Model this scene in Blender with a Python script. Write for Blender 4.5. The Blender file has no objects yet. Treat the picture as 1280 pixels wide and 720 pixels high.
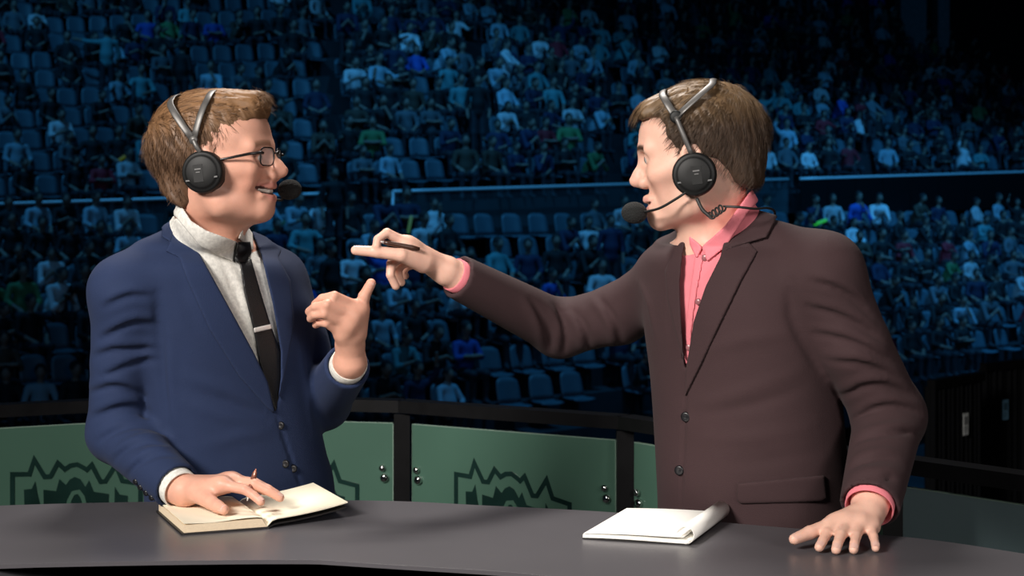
import bpy, bmesh, math, random
import numpy as np
from mathutils import Vector, Matrix

# ------------------------------------------------------------------ camera, world, lights, exposure
scene = bpy.context.scene
COL = scene.collection
F, HY, CX, CAM_Y, CAM_Z = 2030.0, 255.0, 640.0, -2.8, 1.57      # focal length in pixels, horizon row, centre column, camera place
cam = bpy.data.cameras.new('camera')
cam_o = bpy.data.objects.new('camera', cam); COL.objects.link(cam_o)
cam.sensor_width = 36.0; cam.lens = F / 1280 * 36.0; cam.shift_y = -(360 - HY) / 1280
cam.clip_start = 0.05; cam.clip_end = 300
cam.dof.use_dof = True; cam.dof.focus_distance = 2.75; cam.dof.aperture_fstop = 9.0
cam_o.location = (0, CAM_Y, CAM_Z); cam_o.rotation_euler = (math.pi / 2, 0, 0)
scene.camera = cam_o
scene.view_settings.view_transform = 'Standard'; scene.view_settings.look = 'None'
scene.view_settings.gamma = 1.0; scene.view_settings.use_curve_mapping = False
scene.view_settings.exposure = 0.0

world = bpy.data.worlds.new('hall_air'); scene.world = world; world.use_nodes = True
world.node_tree.nodes['Background'].inputs[0].default_value = (0.02, 0.04, 0.07, 1)
world.node_tree.nodes['Background'].inputs[1].default_value = 0.12

def look_at(o, target):
    o.rotation_euler = (Vector(target) - o.location).to_track_quat('-Z', 'Y').to_euler()
def area_light(name, loc, target, size, energy, color, spread=180):
    l = bpy.data.lights.new(name, 'AREA'); l.shape = 'RECTANGLE'; l.size = size[0]; l.size_y = size[1]
    l.energy = energy; l.color = color; l.spread = math.radians(spread)
    o = bpy.data.objects.new(name, l); COL.objects.link(o); o.location = loc; look_at(o, target); return o
def spot_light(name, loc, target, angle, energy, color, blend=0.6, radius=0.4):
    l = bpy.data.lights.new(name, 'SPOT'); l.spot_size = math.radians(angle); l.spot_blend = blend
    l.energy = energy; l.color = color; l.shadow_soft_size = radius
    o = bpy.data.objects.new(name, l); COL.objects.link(o); o.location = loc; look_at(o, target); return o
# the studio lamps over the presenters' desk
area_light('key_lamp', (-2.5, -3.4, 3.4), (0.0, 0.0, 1.35), (1.2, 0.9), 54, (1.0, 0.94, 0.88), 75)
area_light('fill_lamp', (2.2, -4.4, 2.7), (0.1, 0.0, 1.3), (1.2, 0.9), 12, (1.0, 0.93, 0.89), 75)
area_light('hair_lamp', (-0.3, 1.6, 4.3), (0.0, 0.0, 1.5), (0.9, 0.5), 20, (1.0, 0.94, 0.88), 70)
# the blue wash of the hall rig over the stands
BLUE = (0.06, 0.42, 0.95)
spot_light('hall_wash_lamp', (-12, 24, 17), (-8, 33.5, 0.5), 70, 3400, BLUE)
spot_light('hall_wash_lamp', (3, 22, 17), (3, 31.5, -1.0), 72, 4900, BLUE)
spot_light('hall_wash_lamp', (15, 30, 15), (14, 39, 0.0), 64, 7200, (0.05, 0.40, 0.95))
spot_light('hall_front_lamp', (-6, 2, 12), (-2, 30, -1.2), 62, 1000, (0.06, 0.42, 0.95))
spot_light('hall_front_lamp', (10, 4, 12), (11, 36, -0.5), 54, 1900, (0.05, 0.40, 0.95))

# ------------------------------------------------------------------ helpers: names, meshes, materials
def P(px, py, d):
    """the point seen at pixel (px, py) at depth d in front of the camera"""
    return np.array([(px - CX) * d / F, CAM_Y + d, CAM_Z - (py - HY) * d / F])
def tag(o, label=None, cat=None, group=None, kind=None):
    if label: o['label'] = label
    if cat: o['category'] = cat
    if group: o['group'] = group
    if kind: o['kind'] = kind
    return o
def empty(name, loc=(0, 0, 0), label=None, cat=None, group=None):
    o = bpy.data.objects.new(name, None); o.empty_display_size = 0.1; COL.objects.link(o); o.location = [float(v) for v in loc]
    return tag(o, label, cat, group)
def link(name, me, mat=None, parent=None):
    o = bpy.data.objects.new(name, me); COL.objects.link(o)
    if mat is not None and not me.materials: me.materials.append(mat)
    if parent is not None:
        o.parent = parent
        off = Vector((0, 0, 0)); q = parent
        while q is not None: off += q.location; q = q.parent
        o.location = -off                                   # mesh data is in world space
    return o
def mesh_from(name, V, Fc, smooth=True):
    me = bpy.data.meshes.new(name); me.from_pydata([tuple(map(float, v)) for v in V], [], [tuple(map(int, f)) for f in Fc])
    if smooth: me.polygons.foreach_set('use_smooth', [True] * len(me.polygons))
    me.update(); return me
def mesh_quads(name, V, Q):
    me = bpy.data.meshes.new(name); V = np.asarray(V, np.float32); Q = np.asarray(Q, np.int32); n = len(Q)
    me.vertices.add(len(V)); me.vertices.foreach_set('co', V.ravel())
    me.loops.add(n * 4); me.loops.foreach_set('vertex_index', Q.ravel())
    me.polygons.add(n); me.polygons.foreach_set('loop_start', np.arange(0, n * 4, 4, dtype=np.int32))
    me.polygons.foreach_set('use_smooth', np.ones(n, dtype=bool))
    me.update(calc_edges=True); return me
def set_col(me, C, name='Col'):
    a = me.color_attributes.new(name, 'FLOAT_COLOR', 'POINT')
    C = np.asarray(C, np.float32)
    if C.shape[1] == 3: C = np.hstack([C, np.ones((len(C), 1), np.float32)])
    a.data.foreach_set('color', C.ravel())
def srgb(r, g, b):
    f = lambda c: (c / 12.92 if c <= 0.04045 else ((c + 0.055) / 1.055) ** 2.4)
    return tuple(f(v / 255.0) for v in (r, g, b))

class MB:
    """collects simple shapes for one mesh"""
    def __init__(s): s.V = []; s.F = []
    def add(s, V, Fc):
        n = len(s.V); s.V += [tuple(map(float, v)) for v in V]; s.F += [tuple(i + n for i in f) for f in Fc]; return s
    def box(s, lo, hi):
        x0, y0, z0 = lo; x1, y1, z1 = hi
        return s.add([(x0,y0,z0),(x1,y0,z0),(x1,y1,z0),(x0,y1,z0),(x0,y0,z1),(x1,y0,z1),(x1,y1,z1),(x0,y1,z1)],
                     [(0,3,2,1),(4,5,6,7),(0,1,5,4),(1,2,6,5),(2,3,7,6),(3,0,4,7)])
    def obox(s, o, ax, ay, az):
        o, ax, ay, az = map(np.asarray, (o, ax, ay, az)); c = [o, o+ax, o+ax+ay, o+ay]
        return s.add(c + [v + az for v in c], [(0,3,2,1),(4,5,6,7),(0,1,5,4),(1,2,6,5),(2,3,7,6),(3,0,4,7)])
    def prism(s, poly, z0, z1):
        n = len(poly)
        return s.add([(x,y,z0) for x,y in poly] + [(x,y,z1) for x,y in poly],
                     [tuple(reversed(range(n))), tuple(range(n, 2*n))] + [(i, (i+1)%n, n+(i+1)%n, n+i) for i in range(n)])
    def tube(s, pts, rad, n=10, caps=True, flat=None):
        """sweep along pts; rad a number or list; flat=(list of outward normals, width, thickness) sweeps a strap"""
        pts = [np.asarray(p, float) for p in pts]; m = len(pts)
        rr = [rad] * m if np.isscalar(rad) else list(rad); V = []; up = None
        for i, p in enumerate(pts):
            t = pts[min(i+1, m-1)] - pts[max(i-1, 0)]; t /= np.linalg.norm(t) + 1e-12
            if flat is not None:
                nn = np.asarray(flat[0][i], float); nn = nn - t * nn.dot(t); nn /= np.linalg.norm(nn) + 1e-12
                a, b = np.cross(t, nn) * flat[1], nn * flat[2]
            else:
                if up is None:
                    up = np.array([0, 0, 1.0]) if abs(t[2]) < 0.9 else np.array([1.0, 0, 0])
                up = up - t * up.dot(t); up /= np.linalg.norm(up)
                a, b = np.cross(t, up) * rr[i], up * rr[i]
            V += [p + a * math.cos(2*math.pi*k/n) + b * math.sin(2*math.pi*k/n) for k in range(n)]
        Fc = [(i*n+k, i*n+(k+1)%n, (i+1)*n+(k+1)%n, (i+1)*n+k) for i in range(m-1) for k in range(n)]
        if caps: Fc += [tuple(reversed(range(n))), tuple(range((m-1)*n, m*n))]
        return s.add(V, Fc)
    def lathe(s, o, axis, prof, n=24):
        """prof: list of (distance along axis, radius)"""
        o = np.asarray(o, float); ax = np.asarray(axis, float); ax /= np.linalg.norm(ax)
        u = np.cross(ax, (0,0,1.0) if abs(ax[2]) < 0.9 else (1.0,0,0)); u /= np.linalg.norm(u); w = np.cross(ax, u)
        m = len(prof); V = []
        for h, r in prof: V += [o + ax*h + (u*math.cos(2*math.pi*k/n) + w*math.sin(2*math.pi*k/n))*r for k in range(n)]
        Fc = [(i*n+k, i*n+(k+1)%n, (i+1)*n+(k+1)%n, (i+1)*n+k) for i in range(m-1) for k in range(n)]
        return s.add(V, Fc + [tuple(reversed(range(n))), tuple(range((m-1)*n, m*n))])
    def build(s, name, mat, parent=None, smooth=False):
        return link(name, mesh_from(name, s.V, s.F, smooth), mat, parent)
def spline(pts, n=8):
    """Catmull-Rom through the points"""
    p = np.asarray(pts, float); p = np.vstack([2*p[0]-p[1], p, 2*p[-1]-p[-2]]); out = []
    for i in range(1, len(p)-2):
        for t in np.linspace(0, 1, n, endpoint=False):
            a, b, c, d = p[i-1:i+3]
            out.append(0.5*((2*b)+(-a+c)*t+(2*a-5*b+4*c-d)*t*t+(-a+3*b-3*c+d)*t**3))
    return np.array(out + [p[-2]])

def mat(name, color, rough=0.6, metal=0.0, spec=0.5, vary=0.0, vscale=8.0, bump=0.0, bscale=60.0, sheen=0.0, sss=0.0, attr=None, objcol=False,
        alpha=1.0, emit=None, estr=0.0, stretch=None, coat=0.0, trans=0.0):
    m = bpy.data.materials.new(name); m.use_nodes = True; nt = m.node_tree; N = nt.nodes; L = nt.links; b = N['Principled BSDF']
    b.inputs['Roughness'].default_value = rough; b.inputs['Metallic'].default_value = metal
    b.inputs['Specular IOR Level'].default_value = spec
    if sheen: b.inputs['Sheen Weight'].default_value = sheen; b.inputs['Sheen Roughness'].default_value = 0.6
    if coat: b.inputs['Coat Weight'].default_value = coat
    if trans: b.inputs['Transmission Weight'].default_value = trans
    b.inputs['Alpha'].default_value = alpha
    tc = N.new('ShaderNodeTexCoord'); src = tc.outputs['Object']
    if stretch:
        mp = N.new('ShaderNodeMapping'); mp.inputs['Scale'].default_value = stretch; L.new(src, mp.inputs[0]); src = mp.outputs[0]
    colout = None
    if attr:
        at = N.new('ShaderNodeAttribute'); at.attribute_name = attr; colout = at.outputs['Color']
        if objcol:
            oi = N.new('ShaderNodeObjectInfo'); mx = N.new('ShaderNodeMix'); mx.data_type = 'RGBA'
            L.new(at.outputs['Alpha'], mx.inputs[0]); L.new(oi.outputs['Color'], mx.inputs[6]); L.new(colout, mx.inputs[7]); colout = mx.outputs[2]
    if vary:
        nz = N.new('ShaderNodeTexNoise'); nz.inputs['Scale'].default_value = vscale; nz.inputs['Detail'].default_value = 5
        L.new(src, nz.inputs['Vector'])
        mr = N.new('ShaderNodeMapRange'); mr.inputs[1].default_value = 0.3; mr.inputs[2].default_value = 0.7
        mr.inputs[3].default_value = 1 - vary; mr.inputs[4].default_value = 1 + vary; L.new(nz.outputs[0], mr.inputs[0])
        ml = N.new('ShaderNodeMix'); ml.data_type = 'RGBA'; ml.blend_type = 'MULTIPLY'; ml.inputs[0].default_value = 1
        if colout: L.new(colout, ml.inputs[6])
        else: ml.inputs[6].default_value = (*color, 1)
        L.new(mr.outputs[0], ml.inputs[7]); colout = ml.outputs[2]
    if colout: L.new(colout, b.inputs['Base Color'])
    else: b.inputs['Base Color'].default_value = (*color, 1)
    if sss:
        b.inputs['Subsurface Weight'].default_value = sss; b.inputs['Subsurface Radius'].default_value = (0.012, 0.005, 0.003); b.inputs['Subsurface Scale'].default_value = 0.6
    if bump:
        nb = N.new('ShaderNodeTexNoise'); nb.inputs['Scale'].default_value = bscale; nb.inputs['Detail'].default_value = 3; L.new(src, nb.inputs['Vector'])
        bp = N.new('ShaderNodeBump'); bp.inputs['Strength'].default_value = bump; bp.inputs['Distance'].default_value = 0.004
        L.new(nb.outputs[0], bp.inputs['Height']); L.new(bp.outputs[0], b.inputs['Normal'])
    if emit: b.inputs['Emission Color'].default_value = (*emit, 1); b.inputs['Emission Strength'].default_value = estr
    return m

# ------------------------------------------------------------------ implicit surfaces (bodies, clothes, hair)
class Prim:
    def __init__(s, fn, lo, hi, k=0.0, op='add', tagv=0): s.fn=fn; s.lo=np.asarray(lo,float); s.hi=np.asarray(hi,float); s.k=k; s.op=op; s.tagv=tagv
def rcone(a, b, ra, rb, k=0.0, op='add', tagv=0):
    a = np.asarray(a, float); b = np.asarray(b, float); ba = b - a; L2 = ba.dot(ba) + 1e-12
    def fn(p):
        pa = p - a; h = np.clip(pa @ ba / L2, 0, 1)
        return np.linalg.norm(pa - h[:, None] * ba, axis=1) - (ra + h * (rb - ra))
    r = max(ra, rb); return Prim(fn, np.minimum(a, b) - r, np.maximum(a, b) + r, k, op, tagv)
def ell(c, r, R=None, k=0.0, op='add', tagv=0):
    c = np.asarray(c, float); r = np.asarray(r, float); R = np.eye(3) if R is None else np.asarray(R, float)
    def fn(p):
        q = (p - c) @ R; k0 = np.linalg.norm(q / r, axis=1); k1 = np.linalg.norm(q / (r*r), axis=1) + 1e-9
        return k0 * (k0 - 1) / k1
    m = r.max(); return Prim(fn, c - m, c + m, k, op, tagv)
def loft(levels, k=0.0, op='add', tagv=0, n=2.3):
    """levels: (py, px, d, half width, half depth, yaw) of a trunk, from top to bottom"""
    rows = []
    for py, px, d, w, t, yaw in levels:
        c = P(px, py, d); rows.append((c[2], c[0], c[1], w, t, yaw))
    rows = spline(rows[::-1], 6); zs = rows[:, 0]
    def fn(p):
        z = np.clip(p[:, 2], zs[0], zs[-1]); g = lambda i: np.interp(z, zs, rows[:, i])
        yw = g(5); x = p[:, 0] - g(1); y = p[:, 1] - g(2); c, s_ = np.cos(yw), np.sin(yw)
        u = np.abs(x * c + y * s_) / g(3); v = np.abs(-x * s_ + y * c) / g(4)
        k0 = (u**n + v**n) ** (1/n) + 1e-9
        gu = u**(n-1) / g(3); gv = v**(n-1) / g(4); gr = np.sqrt(gu*gu + gv*gv) * k0**(1-n) + 1e-9
        d2 = np.maximum((k0 - 1) / np.maximum(gr, 1/0.25), -0.12)
        dz = np.maximum(p[:, 2] - zs[-1], zs[0] - p[:, 2])
        return np.where((d2 > 0) & (dz > 0), np.sqrt(np.maximum(d2,0)**2 + np.maximum(dz,0)**2), np.maximum(d2, dz))
    m = max(max(r[3], r[4]) for r in rows)
    return Prim(fn, (rows[:,1].min()-m, rows[:,2].min()-m, zs[0]), (rows[:,1].max()+m, rows[:,2].max()+m, zs[-1]), k, op, tagv)
def smin(a, b, k):
    if k <= 0: return np.minimum(a, b)
    h = np.maximum(k - np.abs(a - b), 0) / k; return np.minimum(a, b) - h*h*k*0.25
def smax(a, b, k): return -smin(-a, -b, k)
class Model:
    def __init__(s, prims=()): s.p = list(prims)
    def add(s, *pr): s.p += pr; return s
    def bounds(s):
        q = [x for x in s.p if x.op == 'add']; return np.min([x.lo for x in q], 0), np.max([x.hi for x in q], 0)
    def __call__(s, p, lo=None, hi=None):
        d = np.full(len(p), 0.5)
        for q in s.p:
            if lo is not None:
                m = 0.03 + q.k
                if np.any(q.lo - m > hi) or np.any(q.hi + m < lo): continue
            if q.op == 'add': d = smin(d, q.fn(p), q.k)
            elif q.op == 'sub': d = smax(d, -q.fn(p), q.k)
            elif q.op == 'disp': d = d + q.fn(p)
        return d
    def tags(s, p):
        best = np.full(len(p), 9.0); out = np.zeros(len(p), int)
        for q in s.p:
            if q.op == 'add':
                f = q.fn(p); m = f < best; best[m] = f[m]; out[m] = q.tagv
        return out
def polygonise(fn, lo, hi, h, B=16):
    """surface nets over the blocks near the surface -> vertices, quads"""
    lo = np.asarray(lo, float) - 2*h; hi = np.asarray(hi, float) + 2*h
    nb = np.ceil((hi - lo) / (h*B)).astype(int); NX, NY, NZ = nb * B + 2
    gi = np.stack(np.meshgrid(*[np.arange(n) for n in nb], indexing='ij'), -1).reshape(-1, 3)
    cen = lo + (gi + 0.5) * B * h; dc = np.concatenate([fn(c) for c in np.array_split(cen, max(1, len(cen)//200000))]) if len(cen) else []
    gi = gi[np.abs(dc) < B * h * 0.87 * 1.7 + 0.012]
    r = np.arange(B + 1); off = np.stack(np.meshgrid(r, r, r, indexing='ij'), -1).reshape(-1, 3)
    cell = lambda I: (I[:, 0] * NY + I[:, 1]) * NZ + I[:, 2]
    ids, pos, edges = [], [], []
    corners = np.array([(i, j, k) for i in (0,1) for j in (0,1) for k in (0,1)])
    ce = [(a, b) for a in range(8) for b in range(a+1, 8) if np.abs(corners[a]-corners[b]).sum() == 1]
    for g in gi:
        I = off + g * B; p = lo + I * h
        d = fn(p, p[0] - h, p[-1] + h).reshape(B+1, B+1, B+1)
        s = d < 0
        if s.all() or not s.any(): continue
        st = np.stack([s[c[0]:c[0]+B, c[1]:c[1]+B, c[2]:c[2]+B] for c in corners]); cnt = st.sum(0)
        act = (cnt > 0) & (cnt < 8)
        if act.any():
            A = np.argwhere(act); D = np.stack([d[A[:,0]+c[0], A[:,1]+c[1], A[:,2]+c[2]] for c in corners], 1)
            acc = np.zeros((len(A), 3)); n = np.zeros(len(A))
            for a, b in ce:
                m = (D[:, a] < 0) != (D[:, b] < 0)
                t = D[m, a] / (D[m, a] - D[m, b]); acc[m] += corners[a] + t[:, None] * (corners[b] - corners[a]); n[m] += 1
            ids.append(cell(A + g*B)); pos.append(lo + (A + g*B + acc / n[:, None]) * h)
        for ax in range(3):
            sl0 = [slice(0, B)]*3; sl1 = [slice(0, B)]*3; sl1[ax] = slice(1, B+1)
            s0, s1 = s[tuple(sl0)], s[tuple(sl1)]; E = np.argwhere(s0 != s1)
            if len(E): edges.append(np.hstack([E + g*B, np.full((len(E),1), ax), s0[E[:,0],E[:,1],E[:,2]][:,None].astype(int)]))
    ids = np.concatenate(ids); pos = np.concatenate(pos); o = np.argsort(ids); ids = ids[o]; pos = pos[o]
    edges = np.concatenate(edges); Q = []
    for ax in range(3):
        E = edges[edges[:,3] == ax]; u, v = [(1,2),(2,0),(0,1)][ax]
        du = np.zeros(3,int); dv = np.zeros(3,int); du[u] = 1; dv[v] = 1; e = E[:, :3]
        cs = [cell(e - du - dv), cell(e - dv), cell(e), cell(e - du)]
        ix = [np.clip(np.searchsorted(ids, c), 0, len(ids)-1) for c in cs]
        ok = np.all([ids[i] == c for i, c in zip(ix, cs)], 0)
        q = np.stack(ix, 1); inside = E[:,4] == 1
        q = np.where(inside[:,None], q, q[:, ::-1]); Q.append(q[ok])
    return pos, np.concatenate(Q)
def sdf_mesh(name, fn, h, lo=None, hi=None):
    if lo is None: lo, hi = fn.bounds()
    V, Q = polygonise(fn, lo, hi, h); return mesh_quads(name, V, Q), V
def poly_dist(px, py, poly):
    poly = np.asarray(poly, float); d = np.full(len(px), 1e9); s = np.ones(len(px)); n = len(poly); j = n-1
    for i in range(n):
        e = poly[j] - poly[i]; wx = px - poly[i,0]; wy = py - poly[i,1]
        t = np.clip((wx*e[0]+wy*e[1]) / (e.dot(e)+1e-12), 0, 1); bx = wx-e[0]*t; by = wy-e[1]*t
        d = np.minimum(d, bx*bx+by*by)
        c1 = py >= poly[i,1]; c2 = py < poly[j,1]; c3 = e[0]*wy > e[1]*wx
        s = np.where((c1 & c2 & c3) | (~c1 & ~c2 & ~c3), -s, s); j = i
    return s * np.sqrt(d)
def outline(poly):
    """a panel's outline, cut straight through along the line of sight: signed distance in metres"""
    def fn(p):
        dep = np.maximum(p[:,1] - CAM_Y, 0.2); return poly_dist(CX + p[:,0]*F/dep, HY + (CAM_Z - p[:,2])*F/dep, poly) * dep / F
    return fn
def cut_prim(poly, d0, d1, k=0.003):
    pl = np.asarray(poly, float); o = outline(poly)
    c = [P(x, y, d) for x in (pl[:,0].min(), pl[:,0].max()) for y in (pl[:,1].min(), pl[:,1].max()) for d in (d0, d1)]
    def fn(p): return np.maximum(o(p), np.maximum(p[:,1]-CAM_Y-d1, d0-p[:,1]+CAM_Y))
    return Prim(fn, np.min(c, 0), np.max(c, 0), k, 'sub')
def cloth_panel(name, base, poly, thick, drange, material, parent, h=0.0026, inset=0.004, soft=0.002):
    """a flat-sewn piece (lapel, flap, tie) lying on the surface base, thick above it"""
    pl = np.asarray(poly, float); o = outline(poly); d0, d1 = drange
    c = [P(x, y, d) for x in (pl[:,0].min(), pl[:,0].max()) for y in (pl[:,1].min(), pl[:,1].max()) for d in (d0, d1)]
    def fn(p, lo=None, hi=None):
        b = base(p, lo, hi) if lo is not None else base(p)
        e = o(p); return smax(np.maximum(np.maximum(b - thick, -(b + inset)), np.maximum(p[:,1]-CAM_Y-d1, d0-p[:,1]+CAM_Y)), e, soft)
    me, V = sdf_mesh(name, fn, h, np.min(c, 0), np.max(c, 0)); return link(name, me, material, parent)
def hit(model, px, py, d0=1.8, d1=3.6):
    """where the line of sight through a pixel meets a surface"""
    d = d0
    for _ in range(90):
        v = float(model(P(px, py, d)[None])[0])
        if v < 0.0004: break
        d += max(v * 0.7, 0.0005)
        if d > d1: return None
    return P(px, py, d)
def fold(pts, amp, w):
    """a soft ridge (amp > 0) or crease (amp < 0) pressed into a surface along a path, fading at its ends"""
    A = np.array(pts[:-1]); D = np.array(pts[1:]) - A; L2 = (D*D).sum(1) + 1e-12; ln = np.sqrt(L2); cum = np.concatenate([[0], np.cumsum(ln)])
    def fn(p):
        best = np.full(len(p), 9.0); tt = np.zeros(len(p))
        for i in range(len(A)):
            q = p - A[i]; h = np.clip(q @ D[i] / L2[i], 0, 1); d2 = ((q - h[:,None]*D[i])**2).sum(1); m = d2 < best
            best[m] = d2[m]; tt[m] = ((cum[i] + h*ln[i]) / cum[-1])[m]
        return -amp * np.exp(-best/(w*w)) * np.sin(np.pi*np.clip(tt, .03, .97))**.6
    pts = np.array(pts); return Prim(fn, pts.min(0) - 2.4*w, pts.max(0) + 2.4*w, 0, 'disp')
def folds(model, specs):
    """specs: (pixel path on the cloth, height, width)"""
    new = []; smooth = Model([q for q in model.p if q.op != 'disp'])
    for path, amp, w in specs:
        pts = [hit(smooth, *q) for q in path]; pts = [q for q in pts if q is not None]
        if len(pts) > 1: new.append(fold([tuple(q) for q in spline(pts, 2)], amp, w))
    model.add(*new)

# ------------------------------------------------------------------ the setting: hall shell, stands
M = {}
M['black_wall'] = mat('black_wall', (0.006, 0.007, 0.009), 0.9, vary=0.3, vscale=0.4)
M['concrete'] = mat('dark_concrete', (0.018, 0.021, 0.026), 0.85, vary=0.35, vscale=1.5, bump=0.2, bscale=12)
M['platform'] = mat('platform_carpet', (0.02, 0.02, 0.022), 0.95, vary=0.2, vscale=30)
M['rail_blue'] = mat('pale_rail', (0.75, 0.8, 0.82), 0.4, metal=0.1)
M['rail_glass'] = mat('balustrade_glass', (0.25, 0.4, 0.45), 0.08, alpha=0.05, spec=0.3)
M['black_metal'] = mat('black_metal', (0.010, 0.010, 0.011), 0.32, metal=0.2, vary=0.2, vscale=20)
M['chrome'] = mat('chrome', (0.8, 0.8, 0.78), 0.12, metal=1.0)

def structure(o): return tag(o, kind='structure')
floor = structure(MB().box((-34, -8, -3.8), (40, 62, -3.6)).build('floor', M['concrete']))
structure(MB().box((-34, 62, -3.6), (40, 62.4, 22)).build('wall_back', M['black_wall']))
structure(MB().box((-34.4, -8, -3.6), (-34, 62, 22)).build('wall_left', M['black_wall']))
structure(MB().box((40, -8, -3.6), (40.4, 62, 22)).build('wall_right', M['black_wall']))
structure(MB().box((-34, -8, 22), (40, 62, 22.4)).build('ceiling', M['black_wall']))
plat = MB().prism([(-2.6, -5.2), (2.6, -5.2), (2.6, 0.0), (1.75, 0.15), (0.85, 0.62), (0.3, 1.27), (-0.35, 1.6), (-0.9, 1.75), (-1.5, 1.5), (-2.6, 1.2)], -0.3, 0.0)
structure(plat.build('floor_platform', M['platform']))

def swell(px): return 1 + 0.5 * np.clip((px - 450) / 830, 0, 1.4) ** 1.4       # the bowl recedes to the right
N_LOW, N_UP = 7, 13
def row_at(tier, r, px):
    """seat-top centre of a place in a row -> (x, y, z)"""
    if tier == 0: d = (25.2 + 0.85 * r) * swell(px); z = -3.34 + 0.45 * r
    else: d = (33.0 + 0.85 * r) * swell(px); z = 0.10 + 0.9 * np.clip(px, -300, 1500) / 1280 + 0.5 * r
    return np.array([(px - CX) * d / F, CAM_Y + d, CAM_Z + z])
def row_end(tier, r):
    """where a row stops on the right (the top rows are shorter)"""
    if tier == 0: return 1420
    py = HY - F * (0.1 + 0.9 + 0.5 * r) / ((33 + .85 * r) * 1.5)
    return min(1420, 1040 + max(0, py) / 0.5)
def step_mesh(tier, r):
    xs = np.linspace(-230, row_end(tier, r), 26); V = []; Fc = []
    for px in xs:
        c = row_at(tier, r, px); f = 0.46
        u = np.array([c[0], c[1] - CAM_Y]); u /= np.linalg.norm(u)
        a = c[:2] - u * 0.55; b = c[:2] + u * 0.45; zt = c[2] - 0.43; zb = zt - (0.75 if r or tier == 0 else 0.6)
        V += [(a[0], a[1], zb), (a[0], a[1], zt), (b[0], b[1], zt), (b[0], b[1], zb)]
    n = len(xs)
    for i in range(n - 1):
        for k in range(4): Fc.append((4*i+k, 4*i+(k+1) % 4, 4*i+4+(k+1) % 4, 4*i+4+k))
    Fc += [(3, 2, 1, 0), tuple(4*(n-1)+k for k in range(4))]
    return mesh_from('step', V, Fc, False)
for tier, nm, n in ((0, 'stand_lower', N_LOW), (1, 'stand_upper', N_UP)):
    st = empty(nm); structure(st)
    for r in range(n): link('step', step_mesh(tier, r), M['concrete'], st)

# balustrades along the front of the upper tier
def railing(px0, px1, label, solid=False):
    o = empty('tier_railing', row_at(1, 0, (px0+px1)/2) - np.array([0, 1.2, 1.0]), label, 'railing', 'balustrades along the front of the upper tier')
    xs = np.linspace(px0, px1, 12)
    pts = []
    for px in xs:
        d = 32.1 * swell(px); z = 0.0 + 0.033 * px * d / F * 0.95
        pts.append(np.array([(px-CX)*d/F, CAM_Y+d, CAM_Z+z]))
    MB().tube(pts, 0.036, 8).build('top_rail', M['rail_blue'], o, True)
    for q in ((pts[0],) if 0 < px0 < 900 else ()): MB().tube([q, q - np.array([0, 0, 1.05])], 0.03, 8).build('post', M['rail_blue'], o, True)
    for i in range(len(pts)-1):
        a, b = pts[i], pts[i+1]; t = (b-a)
        h = np.array([0, 0, -1.0]); nrm = np.cross(t, h); nrm = nrm/np.linalg.norm(nrm)*0.02
        MB().obox(a + t*0.012 + h*0.03, t*0.976, h, nrm).build('front_panel' if solid else 'glass_pane', M['black_metal'] if solid else M['rail_glass'], o)
railing(-140, 416, 'long pale-railed glass balustrade behind the blue-suited man')
railing(491, 985, 'long pale-railed glass balustrade between and behind the two men')
railing(1000, 1380, 'dark solid-fronted balustrade right of the brown-suited man', True)
# tall pale column high behind the stands
MB().box((13.6, 54, 2), (14.5, 54.8, 14)).box((14.9, 54, 2), (15.3, 54.8, 14)).box((13.4, 53.9, 1.6), (15.5, 54.9, 2.0)).build('wall_column', mat('pale_column', (0.2, 0.24, 0.25), 0.8, vary=0.2))
structure(bpy.data.objects['wall_column'])

# ------------------------------------------------------------------ the glass barrier behind the desk
def rail_pt(px, py): d = F * 0.52 / (py - HY); return np.array([(px-CX)*d/F, CAM_Y+d])
RP = [rail_pt(*q) for q in ((-60, 508), (240, 493), (503, 499.5), (781, 519), (1113, 568), (1420, 610))]
M['green_glass'] = mat('green_frosted_glass', srgb(86, 122, 106), 0.28, spec=0.5, vary=0.05, vscale=3, alpha=0.94)
M['grey_glass'] = mat('smoky_glass', srgb(125, 148, 152), 0.2, spec=0.5, vary=0.06, vscale=3, alpha=0.92)
M['glass_edge'] = mat('polished_glass_edge', srgb(150, 175, 160), 0.15, spec=0.8)
M['clear_film'] = mat('clear_emblem_glass', srgb(30, 54, 50), 0.08, spec=0.6, vary=0.3, vscale=9)
bar = empty('glass_barrier', (RP[2][0], RP[2][1], 0), 'black-railed barrier of frosted green glass panels behind the desk', 'barrier')
rail = MB()
tr = [np.array([p[0], p[1], 1.031]) for p in RP]
for i in range(5):
    a, b = tr[i], tr[i+1]; t = b - a; n = np.array([-t[1], t[0], 0]); n /= np.linalg.norm(n)
    MB().obox(a - n*0.028 - np.array([0,0,0.013]), t, n*0.056, np.array([0,0,0.032])).build('top_rail', M['black_metal'], bar)
    MB().obox(a - n*0.012 - np.array([0,0,0.95]), t, n*0.024, np.array([0,0,0.04])).build('bottom_rail', M['black_metal'], bar)
for i, p in enumerate(RP):
    w = 0.021
    MB().box((p[0]-w, p[1]-w, 0), (p[0]+w, p[1]+w, 1.014)).box((p[0]-0.05, p[1]-0.05, 0), (p[0]+0.05, p[1]+0.05, 0.012)).build('post', M['black_metal'], bar)
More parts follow.
